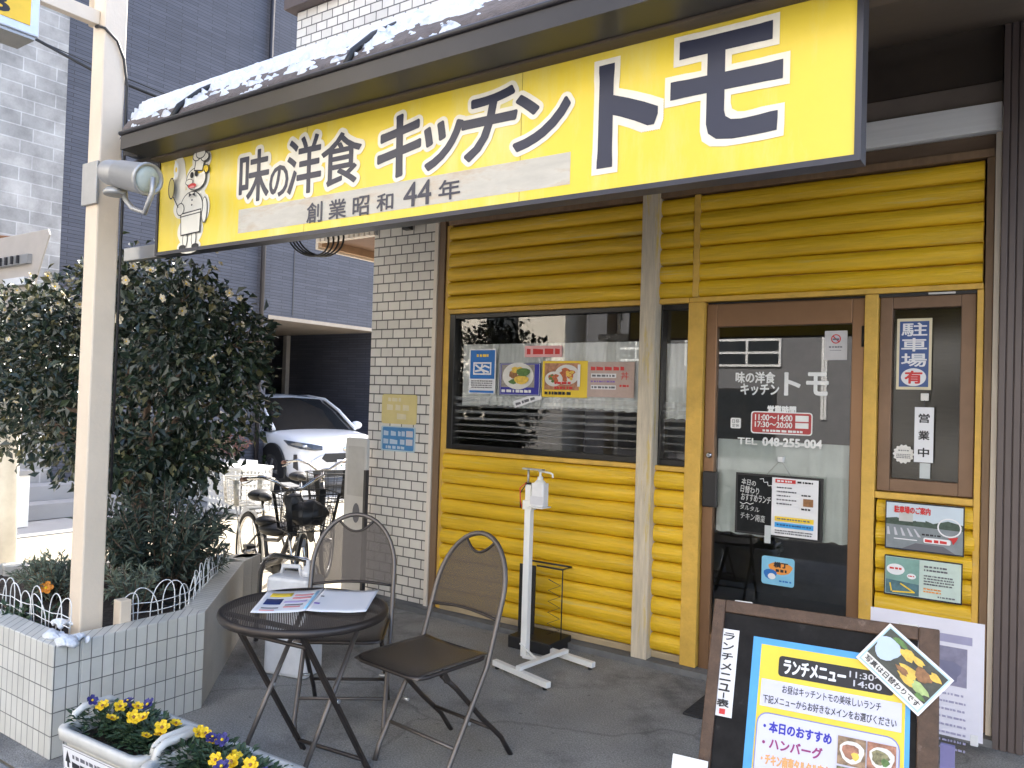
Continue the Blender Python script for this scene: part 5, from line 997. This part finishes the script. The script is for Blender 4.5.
# ================================================================== FLOWER TUBS
TUBP = M('tub_plastic', (.60, .59, .55), .45, var=.10, scale=9, patch=((.42, .38, .30), .62, 6, .15)); 
def tub(label, loc, rz, seed, plab):
    t = thing('flower_tub', loc, label, 'planter', None, rz); r_ = random.Random(seed)
    w_, d_, h_ = .226, .138, .272
    def ringp(sx_, sy_, z, r=.045): return [Vector((x, y, z)) for x, y in rrect(-sx_, -sy_, sx_, sy_, r)]
    b = MB(); rings = [ringp(w_*.80, d_*.78, 0.001), ringp(w_*.82, d_*.8, .01), ringp(w_*.955, d_*.94, h_-.045), ringp(w_*.96, d_*.95, h_-.040), ringp(w_*1.03, d_*1.06, h_-.037), ringp(w_*1.045, d_*1.08, h_-.008), ringp(w_*1.03, d_*1.06, h_), ringp(w_*.95, d_*.92, h_), ringp(w_*.93, d_*.89, h_-.012), ringp(w_*.90, d_*.87, h_-.09)]
    vs = [[b.b.verts.new(p) for p in r] for r in rings]
    for a, c in zip(vs, vs[1:]):
        for k in range(len(a)):
            f = b.face([a[k], a[(k+1) % len(a)], c[(k+1) % len(a)], c[k]], TUBP)
            if f: f.smooth = True
    b.face(vs[0][::-1], TUBP); b.build('tub_body', t, world=False)
    for s_ in (-1, 1):                                       # raised loop handles at the ends
        b = MB(); b.tube([(s_*w_*1.0, -.085, h_-.008), (s_*w_*1.0, -.075, h_+.022), (s_*w_*1.0, -.05, h_+.036), (s_*w_*1.0, .05, h_+.036), (s_*w_*1.0, .075, h_+.022), (s_*w_*1.0, .085, h_-.008)], .013, TUBP, 10); b.build('handle', t, world=False)
    b = MB(); b.grid(lambda u, v: Vector(((2*u-1)*w_*.925, (2*v-1)*d_*.88, h_-.045+.012*noise.noise(Vector((u*7, v*5, seed))))), 14, 8, SOIL); b.build('soil', t, world=False)
    yo = -(d_*.9); q = Print((-.195, -.1255, .132), X3, Vector((0, -.105, 1))); q.sheet(.39, .085, PAPER, .0015); lw = .39
    q.rect(.004, .004, lw-.004, .081, INKG); q.rect(.006, .006, lw-.006, .079, PAPER); q.shape([(.014, .03), (.030, .072), (.046, .03), (.036, .03), (.036, .012), (.024, .012), (.024, .03)], INK); q.words(.06, .050, .36, .014, INKG, 1, seed=seed); q.words(.055, .018, .37, .021, INK, 1, seed=seed+1); q.mb.build('label_plate', t, world=False)
    # pansies: every plant a thing, standing in the tub
    T = WM[t]; 
    for i in range(5):
        c = T @ Vector((-.17+.085*i, r_.uniform(-.03, .03), h_-.04)); pz = thing('pansy', c, plab, 'flower', 'pansies in the flower tubs')
        b = MB()
        for k in range(210):
            a = r_.uniform(0, 6.28); rr = .092*math.sqrt(r_.random()); p = c+Vector((rr*math.cos(a), rr*math.sin(a), r_.uniform(0, .075)-.15*rr)); leaf(b, p, Vector((math.cos(a), math.sin(a), r_.uniform(.1, 1.2)))+rvec(r_)*.4, Z3, r_.uniform(.022, .038), .018, PANL, .1)
        b.build('leaves', pz)
        for k in range(3):
            m_ = PETALY if r_.random() < .66 else PETALV; f = flower('bloom', 5, m_, r_.uniform(.017, .026), FOODB if m_ is PETALY else PETALY, 2).build('bloom', pz, world=False)
            p = c+Vector((r_.uniform(-.06, .06), r_.uniform(-.06, .06), r_.uniform(.065, .10))); d = (CAM-p).normalized()*.5+Z3*.7+rvec(r_)*.5
            f.matrix_local = WM[pz].inverted() @ Matrix.Translation(p) @ d.to_track_quat('Z', 'Y').to_matrix().to_4x4()
    for k in range(3): p = T @ Vector((r_.choice((-1, 1))*w_*.7+r_.uniform(-.03, .03), -.09+r_.uniform(0, .02), h_-.03)); b = MB(); b.ell(p, (.03, .015, .01), SNOW, 6); b.build('snow_patch', t)
    return t
tub('white plastic flower tub of yellow and violet pansies beside the planter', (-.972, -2.585, 0), rad(3), 21, 'yellow and violet pansy in the flower tub nearest the planter')
tub('white plastic flower tub of pansies in front of the table', (-.485, -2.575, 0), rad(3), 34, 'yellow and violet pansy in the flower tub in front of the table')

# ================================================================== WATER TANK, BIKE, RACK, PANEL, POT, CRATE
wt = thing('water_tank', (-1.60, -1.36, 0), 'white plastic water tank with moulded handle standing behind the table', 'water tank', rz=rad(14))
TKP = M('tank_plastic', (.66, .67, .69), .35, var=.10, scale=10)
b = MB(); b.prism(rrect(-.13, -.085, .13, .085, .03), Matrix.Translation((0, 0, .001)), .50, TKP); b.build('tank_body', wt, world=False, bevel=.02)
b = MB(); b.tube([(-.09, 0, .495), (-.08, 0, .54), (.02, 0, .545), (.035, 0, .495)], .012, TKP, 8); b.build('handle', wt, world=False)
b = MB(); b.lathe((.07, 0, .50), Z3, [(.032, 0), (.034, .03), (.026, .034), (.026, .05), (.012, .055), (.010, .085)], TKP, 16); b.build('cap', wt, world=False)
b = MB(); b.box(-.10, .06, -.0885, -.0855, .33, .43, PAPERG); b.build('label_plate', wt, world=False)
us = thing('steel_hoop_stand', (-1.95, -.98, 0), 'bent steel tube hoop stand behind the water tank', 'stand')
b = MB(); b.tube([(-2.17, -1.15, 0), (-2.15, -1.15, .40), (-2.11, -1.15, .48), (-2.03, -1.15, .515), (-1.78, -1.13, .515), (-1.72, -1.12, .48), (-1.69, -1.12, .40), (-1.68, -1.12, 0)], .014, CHROME, 10); b.build('tube', us)
b = MB(); b.tube([(-2.12, -1.09, 0), (-2.10, -1.09, .34), (-2.06, -1.09, .40), (-1.98, -1.09, .43), (-1.82, -1.08, .43), (-1.76, -1.07, .38), (-1.75, -1.07, 0)], .012, CHROME, 10); b.build('inner_tube', us)
# bicycle: local x forward, wheels in the xz plane
bk = thing('bicycle', (-2.70, -.62, 0), 'silver city bicycle with black front basket and white rear basket behind the planter', 'bicycle', rz=rad(-20))
bk.scale = (.92, .92, .92); BR = .31; xr, xf = -.56, .56
BFR = M('bike_frame', (.06, .06, .065), .35, .4)
def wheel(cx, steer=0):
    T = Matrix.Translation((cx, 0, BR)) @ Matrix.Rotation(steer, 4, 'Z')
    P = lambda r, a, y=0: T @ Vector((r*math.cos(a), y, r*math.sin(a)))
    b = MB(); b.tube([P(BR-.018, 2*math.pi*i/40) for i in range(40)], .018, RUBBER, 8, True); ty = b.build('wheel', bk, world=False)
    b = MB(); b.tube([P(BR-.042, 2*math.pi*i/40) for i in range(40)], .010, CHROME, 6, True); b.tube([P(0, 0, -.04), P(0, 0, .04)], .022, CHROME, 10)
    b.build('rim', ty, world=False)
    b = MB()
    for i in range(24): b.tube([P(.02, 2*math.pi*i/24+.3, .03 if i % 2 else -.03), P(BR-.05, 2*math.pi*i/24)], .0014, CHROME, 4)
    b.build('spokes', ty, world=False)
    b = MB(); g_ = [P(BR+.022, rad(a)) for a in range(-10 if cx < 0 else 25, 196 if cx < 0 else 170, 8)]; 
    for p, q_ in zip(g_, g_[1:]): b.bar(p, q_, .045, .003, ALU, T.to_3x3() @ Y3)
    b.build('mudguard', bk, world=False)
wheel(xr); wheel(xf, rad(-28))
BBk, ST, HD = Vector((-.10, 0, .27)), Vector((-.24, 0, .62)), Vector((.40, 0, .72))
b = MB(); b.tube([BBk, ST], .016, BFR); b.tube([BBk+Vector((.0, 0, .02)), (.15, 0, .36), (.33, 0, .55), HD-Vector((.0, 0, .08))], .02, BFR); b.tube([(-.18, 0, .46), (.1, 0, .50), (.36, 0, .64)], .014, BFR)
for y in (-.05, .05): b.tube([BBk+Vector((0, y*.6, 0)), (xr, y, BR)], .009, BFR); b.tube([ST+Vector((.03, y*.3, -.08)), (xr, y, BR)], .008, BFR)
b.build('frame', bk, world=False)
b = MB(); b.tube([(.38, 0, .80), (.43, 0, .58)], .018, BFR)
for y in (-.045, .045): b.tube([(.43, y, .62), (.46, y, .55), (xf, y, BR)], .010, CHROME)
b.build('fork', bk, world=False)
b = MB(); b.tube([(.38, 0, .78), (.365, 0, .90)], .012, CHROME); b.tube([(.365, 0, .90), (.38, .06, .905), (.40, .13, .955), (.36, .21, .985), (.24, .27, .965), (.16, .275, .955)], .011, CHROME); b.tube([(.365, 0, .90), (.38, -.06, .905), (.40, -.13, .955), (.36, -.21, .985), (.24, -.27, .965), (.16, -.275, .955)], .011, CHROME); b.build('handlebar', bk, world=False)
for s_ in (-1, 1):
    b = MB(); b.tube([(.22, s_*.272, .963), (.10, s_*.275, .945)], .016, M('grip_brown', (.14, .06, .04), .6), 10); b.build('grip', bk, world=False)
    b = MB(); b.tube([(.27, s_*.255, .955), (.22, s_*.285, .93), (.14, s_*.29, .915)], .005, CHROME, 6); b.build('brake_lever', bk, world=False)
b = MB(); b.tube([ST, (-.27, 0, .74)], .013, CHROME); b.build('seat_post', bk, world=False)
b = MB(); b.ell((-.33, 0, .775), (.10, .095, .045), BLK, 8); b.ell((-.22, 0, .775), (.11, .045, .032), BLK, 8); b.build('saddle', bk, world=False)
def basket(name, x0, x1, hw_, z0, z1, m, taper=.8, n=9):
    b = MB(); R = lambda z, k: [Vector(((x0+x1)/2+(x-(x0+x1)/2)*k, y*k, z)) for x, y in rrect(x0, -hw_, x1, hw_, .03)]
    for i in range(6): f = i/5; b.tube(R(z0+(z1-z0)*f, taper+(1-taper)*f), .005 if i in (0, 5) else .0022, m, 5, True)
    A_, C2 = R(z0, taper), R(z1, 1); m_ = len(A_)
    for i in range(m_):
        for f in (0, .25, .5, .75): b.tube([A_[i].lerp(A_[(i+1) % m_], f), C2[i].lerp(C2[(i+1) % m_], f)], .0022, m, 4)
    for f in [k/8 for k in range(9)]: b.tube([Vector((A_[0].x, -hw_*taper+2*hw_*taper*f, z0)), Vector((A_[10].x, -hw_*taper+2*hw_*taper*f, z0))], .0022, m, 4)
    return b.build(name, bk, world=False)
basket('front_basket', .46, .76, .19, .66, .90, BLK); basket('rear_basket', -.80, -.46, .16, .68, .88, M('basket_cream', (.62, .60, .55), .5), .9)
b = MB(); b.box(-.80, -.40, -.06, .06, .655, .668, ALU); 
for y in (-.06, .06): b.tube([(-.74, y, .66), (xr, y*.9, BR)], .006, ALU)
b.build('rear_rack', bk, world=False)
b = MB(); b.box(-.34, -.02, .055, .075, .20, .33, BLK); b.lathe((-.10, .055, .27), Y3, [(.09, 0), (.09, .02)], BLK, 20); b.build('chain_case', bk, world=False, bevel=.01)
b = MB(); b.tube([(-.10, .09, .27), (-.03, .10, .12)], .010, CHROME); b.tube([(-.10, -.06, .27), (-.17, -.08, .42)], .010, CHROME); b.build('crank', bk, world=False)
for p in ((-.03, .14, .12), (-.17, -.12, .42)): b = MB(); b.box(p[0]-.045, p[0]+.045, p[1]-.035, p[1]+.035, p[2]-.012, p[2]+.012, BLK); b.build('pedal', bk, world=False)
b = MB(); b.lathe((.50, 0, .56), X3, [(.02, 0), (.035, .03), (.036, .06), (.03, .062)], CHROME, 16); b.build('headlight', bk, world=False)
b = MB(); b.tube([(xr, .06, BR-.02), (xr-.10, .10, .0)], .008, CHROME); b.build('kickstand', bk, world=False)
b = MB(); b.ell((.08, .0, .58), (.17, .13, .05), BLK, 8); b.ell((.02, -.06, .63), (.10, .08, .04), BLK, 8); o = tag(b.build('black_bag', None), 'crumpled black bag resting on the frame of the silver bicycle', 'bag'); o.matrix_world = WM[bk] @ Matrix.Scale(.92, 4)
b = MB(); b.ell((.61, .01, .765), (.11, .14, .085), BLK, 14); b.ell((.58, -.07, .82), (.06, .06, .07), M('bag_grey', (.05, .05, .055), .6), 10)
for v in b.b.verts: v.co += Vector((noise.noise(v.co*14), noise.noise(v.co*14+Vector((7, 0, 0))), noise.noise(v.co*14+Vector((0, 7, 0)))))*.035
o = tag(b.build('black_bag', None), 'rounded dark bag filling the front basket of the silver bicycle', 'bag'); o.matrix_world = WM[bk] @ Matrix.Scale(.92, 4)
bk2 = dup(bk, (-3.55, .42, 0), rad(-24), label='second city bicycle parked farther back towards the car port')
for ch in list(bk2.children):
    if ch.name.startswith('rear_basket'): bpy.data.objects.remove(ch)
# white plastic panel leaning by the pillar
pn = thing('plastic_panel', (-2.56, -.06, 0), 'white plastic panel with an oval hole leaning beside the tiled pillar', 'panel')
b = MB(); p0 = ony(347, 437, -.08); p1 = ony(368.5, 437, -.08); out = rrect(p0.x, .02, p1.x, p0.z, .02); TPN = Matrix(((1, 0, 0, 0), (0, 0, -1, -.06), (0, 1, 0, 0), (0, 0, 0, 1))); b.prism(out, TPN, .03, M('panel_plastic', (.62, .60, .57), .4, var=.06)); b.build('sheet', pn, bevel=.006)
q = Print((0, -.0905, 0), X3, Z3); xm = (p0.x+p1.x)/2; q.k = .0005; q.disc(xm+.02, .60, .035, .07, INKG, 20); q.rect(p0.x+.03, .72, p1.x-.02, p0.z-.06, M('panel_recess', (.52, .50, .47), .5), .01); q.mb.build('oval_hole', pn)
b = MB(); q2 = ony(366, 500, -.12); b.box(q2.x-.012, q2.x+.012, -.14, -.11, .0, ony(366, 470, -.12).z, GUT); tag(b.build('dark_post', None, bevel=.002), 'thin dark metal post standing at the corner of the tiled pillar', 'post')
# pot plant and white crate by the car port
pt = thing('pot_plant', onz(268, 489, 0)*Vector((1, 1, 0)), 'green plant in a small white pot at the edge of the forecourt', 'pot plant'); c = Vector(pt.location)
b = MB(); b.lathe(c, Z3, [(.15, 0), (.19, .30), (.20, .30), (.20, .34), (.17, .34), (.16, .26)], WHITE, 20); b.build('pot', pt)
b = MB()
for k in range(140): a = rg.uniform(0, 6.28); leaf(b, c+Vector((.12*math.cos(a)*rg.random(), .12*math.sin(a)*rg.random(), .32+.15*rg.random())), Vector((math.cos(a), math.sin(a), rg.uniform(.3, 1.8))), Z3, .10, .045, PANL)
b.build('leaves', pt)
c = onz(224, 512, 0); cr = thing('mesh_crate', c, 'tall white slotted plastic crate standing on the sunny alley', 'crate')
zt = .52; b = MB()
for i in range(9):
    f = i/8; b.box(c.x-.30+.6*f-.012, c.x-.30+.6*f+.012, c.y-.012, c.y+.012, .001, zt, WHITE); b.box(c.x-.30+.6*f-.012, c.x-.30+.6*f+.012, c.y+.40, c.y+.42, .001, zt, WHITE); b.box(c.x+.30, c.x+.312, c.y+.42*f-.01, c.y+.42*f+.01, .001, zt, WHITE)
for k in range(7): z = .015+k*.081; b.box(c.x-.312, c.x+.312, c.y-.013, c.y+.011, z, z+.042, WHITE); b.box(c.x-.312, c.x+.312, c.y+.401, c.y+.421, z, z+.042, WHITE); b.box(c.x+.299, c.x+.313, c.y, c.y+.41, z, z+.042, WHITE)
b.box(c.x-.3, c.x+.3, c.y, c.y+.41, .001, .012, WHITE); b.build('crate_body', cr)
b = MB(); b.box(c.x-.33, c.x+.33, c.y-.03, c.y+.44, zt+.001, zt+.03, WHITE); b.build('rim', cr, bevel=.004)
lw_ = onz(230, 478, .0); b = MB(); b.box(-7.9, -6.9, 2.1, 2.5, 0, .55, WHITE); tag(b.build('low_wall', None, bevel=.01), 'low white wall beside the car port entrance', 'wall')
shrub('twiggy_plant', 'reddish twiggy plant growing over the low white wall', 'plant', -7.3, 2.25, .5, .55, .4, 40, M('red_twig_leaf', (.16, .07, .06), .6, var=.3), .06, .02, 12, dens=14)
b = MB(); b.box(-6.9, -6.5, 2.6, 3.3, 0, .10, FORE); tag(b.build('kerb_block', None, bevel=.01), 'grey concrete block lying before the white car', 'block')
b = MB(); b.box(-2.16, -2.10, -.05, -.001, ony(384, 231, 0).z-.02, ony(384, 231, 0).z+.02, BLK); b.tube([(-2.13, -.05, ony(384, 231, 0).z), (-2.13, -.20, ony(384, 231, 0).z+.02)], .012, BLK); tag(b.build('pillar_bracket'), 'small black bracket at the top of the tiled pillar', 'bracket')
# road sign seen from behind, on a white post
sp = thing('road_sign', (-5.40, -1.2, 0), 'back of a pale inverted triangle road sign on a white post', 'road sign')
o_ = ony(5, 560, -1.2); b = MB(); b.tube([(o_.x, -1.2, 0), (o_.x-.05, -1.2, ony(5, 246, -1.2).z)], .075, M('road_post', (.58, .57, .54), .5), 16); b.build('post', sp)
zt_ = ony(30, 235, -1.26).z; cx_ = ony(10, 236, -1.26).x
tri = [(-.50, .0), (-.47, .045), (.47, .045), (.50, 0), (.06, -.80), (-.06, -.80)]
b = MB(); b.prism([(x*1.02+cx_+.24, y+zt_-.045) for x, y in tri], Matrix(((1, 0, 0, 0), (0, 0, -1, -1.30), (0, 1, 0, 0), (0, 0, 0, 1))), .012, M('sign_back', (.50, .45, .40), .5, var=.06)); b.build('sign_plate', sp, bevel=.004)
b = MB(); b.box(cx_-.1, cx_+.50, -1.345, -1.313, zt_-.24, zt_-.17, GALV); b.box(cx_+.12, cx_+.46, -1.345, -1.313, zt_-.40, zt_-.34, M('sign_plate_white', (.72, .73, .75), .5)); b.build('brace', sp)
for xx in (.0, .06, .12, .18): b = MB(); b.box(cx_+xx*1.6+.06, cx_+xx*1.6+.085, -1.36, -1.346, zt_-.235, zt_-.175, GUT); b.build('bracket_slot', sp)
b = MB(); b.tube([(o_.x-.045, -1.2, zt_-.13), (o_.x-.045, -1.2, zt_-.19)], .095, GUT, 16); b.build('clamp', sp)
b = MB(); b.tube([ony(-10, 236, -1.15), ony(13, 238, -1.15)], .014, MATS['rust'], 8); b.build('rusty_bolt', sp)
# overhead cables
def cable(pts, r, label): b = MB(); b.tube(pts, r, BLK, 6); return tag(b.build('overhead_cable'), label, 'cable')
cable([ony(30, 36, -1.6), ony(96, 72, -1.4), ony(165, 100, -1.0), ony(230, 120, -.5)], .012, 'thick black service cable running down behind the pole to the roof')
cable([ony(40, 41, -1.5), ony(96, 66, -1.3), ony(165, 94, -.95), ony(230, 118, -.45)], .004, 'thin black cable running just above the thick service cable')
b = MB()
for k in range(4):
    c = ony(308, 238, -.9)+Vector((.012*k, .02*k, .01*k)); b.tube([c+Vector(((.17+.01*k)*math.cos(t), .06*math.sin(t), -(.10+.008*k)*math.sin(t))) for t in [math.pi*i/16*1.15-.2 for i in range(17)]], .006, BLK, 6)
tag(b.build('cable_loop'), 'loop of spare black cable hanging below the left end of the signboard', 'cable')

# ================================================================== CAR: compact white SUV, local +x forward
car = thing('parked_car', (-8.80, 4.48, -.01), 'white compact SUV parked nose out in the car port', 'car', rz=rad(-12)); car.scale = (.93, .93, .93)
hwid = .88
secs = [(-2.05, .35, .80, .80, .74), (-1.9, .24, .92, .86, .80), (-1.2, .20, .97, .88, .83), (0, .20, .96, .88, .83), (.75, .20, .965, .88, .82), (1.25, .20, .945, .88, .79), (1.65, .22, .90, .86, .74), (1.88, .23, .83, .80, .64), (1.99, .26, .74, .70, .52), (2.03, .30, .62, .60, .42)]
def carring(x, z0, z1, wl, wu):
    zm = z0+(z1-z0)*.62; half = [(0, z0), (wl*.86, z0), (wl*.97, z0+.06), (wl, z0+(zm-z0)*.55), (wl*.985, zm), (wl*.955, z1-.09), (wu*1.0, z1-.02), (wu*.75, z1+.012), (0, z1+.028)]
    return [Vector((x, y, z)) for y, z in half]+[Vector((x, -y, z)) for y, z in half[-2:0:-1]]
b = MB(); vs = [[b.b.verts.new(p) for p in carring(*s_)] for s_ in secs]
for a, c in zip(vs, vs[1:]):
    for k in range(len(a)):
        f = b.face([a[k], a[(k+1) % len(a)], c[(k+1) % len(a)], c[k]], CARW)
        if f: f.smooth = True
b.face(vs[0], CARW); b.face(vs[-1][::-1], CARW); body = b.build('body', car, world=False, subsurf=2)
gs = [(-2.0, .93, .955, .70, .66), (-1.72, .93, 1.38, .78, .58), (-1.2, .93, 1.49, .80, .60), (-.2, .93, 1.515, .80, .60), (.25, .93, 1.46, .80, .60), (.62, .93, 1.27, .80, .64), (1.10, .93, .955, .80, .72)]
def gring(x, z0, z1, wl, wu): 
    h = [(wl, z0), (wl*.97, z0+(z1-z0)*.35), (wu*1.06, z1-.04*(z1-z0)-.01), (wu*.86, z1), (0, z1+.02*(z1 > 1.2))]; return [Vector((x, y, z)) for y, z in h]+[Vector((x, -y, z)) for y, z in h[-2::-1]]
b = MB(); vs = [[b.b.verts.new(p) for p in gring(*s_)] for s_ in gs]
for i, (a, c) in enumerate(zip(vs, vs[1:])):
    for k in range(len(a)-1):
        roof = k in (2, 3, 4, 5) and 1 <= i <= 3
        f = b.face([a[k], c[k], c[k+1], a[k+1]], CARW if roof else CARGL)
        if f: f.smooth = True
b.build('cabin', car, world=False)
for s_ in (-1, 1):
    b = MB(); b.tube([(1.10, s_*.755, .965), (.62, s_*.70, 1.275), (.25, s_*.635, 1.46), (-.3, s_*.62, 1.505), (-1.2, s_*.62, 1.48)], .028, CARW, 8); b.build('roof_pillar', car, world=False)
    b = MB(); b.ell((.78, s_*.97, 1.02), (.09, .11, .075), CARW, 8); b.box(.72, .80, min(s_*.80, s_*.90), max(s_*.80, s_*.90), .96, .99, BLK); b.build('door_mirror', car, world=False)
    for xw in (1.30, -1.25):
        b = MB(); b.lathe((xw, s_*.70, .33), (0, s_, 0), [(.20, 0), (.33, .02), (.345, .08), (.345, .14), (.32, .185), (.22, .19)], RUBBER, 28); wh = b.build('wheel', car, world=False)
        b = MB(); b.lathe((xw, s_*.886, .33), (0, s_, 0), [(.215, 0), (.205, .006), (.05, .012)], GUT, 24)
        for k in range(5): a = 2*math.pi*k/5; b.bar((xw+.03*math.cos(a), s_*.897, .33+.03*math.sin(a)), (xw+.20*math.cos(a), s_*.897, .33+.20*math.sin(a)), .05, .012, ALU, Vector((0, 1, 0)))
        b.build('rim', wh, world=False)
        b = MB(); outer = [(xw+.43*math.cos(rad(t)), .34+.43*math.sin(rad(t))) for t in range(-12, 193, 12)]; inner = [(xw+.36*math.cos(rad(t)), .34+.36*math.sin(rad(t))) for t in range(-12, 193, 12)]
        dy = .862 if xw < 0 else .858; TT = Matrix(((1, 0, 0, 0), (0, 0, s_, s_*dy), (0, 1, 0, 0), (0, 0, 0, 1)))
        b.prism(outer, TT, .030, BLK); b.build('wheel_arch', car, world=False)
    # headlight: swept wedge wrapping the corner
    b = MB(); hp = [(2.0, .40, .745), (1.965, .56, .775), (1.83, .73, .80), (1.60, .845, .825), (1.72, .84, .765), (1.90, .735, .715), (2.005, .56, .695), (2.035, .42, .70)]
    b.poly([(x+.02, s_*y*1.01, z) for x, y, z in (hp if s_ > 0 else hp[::-1])], M('headlamp', (.05, .055, .065), .08, coat=.5)); b.build('headlight', car, world=False, solid=.03)
    b = MB(); b.ell((1.93, s_*.655, .745), (.04, .05, .026), M('lamp_chrome', (.7, .72, .75), .1, .6), 6); b.build('lamp_unit', car, world=False)
    b = MB(); b.poly([(1.90, s_*.775, .62), (1.86, s_*.80, .62), (1.86, s_*.80, .42), (1.93, s_*.76, .38)], GUT); b.build('fog_trim', car, world=False, solid=.03)
b = MB(); b.prism([(-.33, .50), (-.42, .56), (-.36, .64), (.36, .64), (.42, .56), (.33, .50)], Matrix(((0, 0, 1, 2.005), (1, 0, 0, 0), (0, 1, 0, 0), (0, 0, 0, 1))), .035, BLK); b.build('grille', car, world=False, bevel=.008)
b = MB(); b.prism([(-.52, .27), (-.58, .38), (.58, .38), (.52, .27)], Matrix(((0, 0, 1, 1.96), (1, 0, 0, 0), (0, 1, 0, 0), (0, 0, 0, 1))), .075, BLK); b.build('lower_intake', car, world=False, bevel=.01)
b = MB(); b.ell((2.03, 0, .70), (.012, .055, .036), CHROME, 8); b.build('badge', car, world=False)
q = Print((2.055, -.165, .375), Y3, Z3); q.sheet(.33, .165, PAPER, .006); q.text('57', .15, .03, .29, .11, M('plate_green', (.02, .16, .08), .5), .004); q.disc(.08, .07, .012, .012, MATS['plate_green']); q.words(.09, .128, .24, .02, MATS['plate_green'], 1, seed=90); q.mb.build('number_plate', car, world=False)
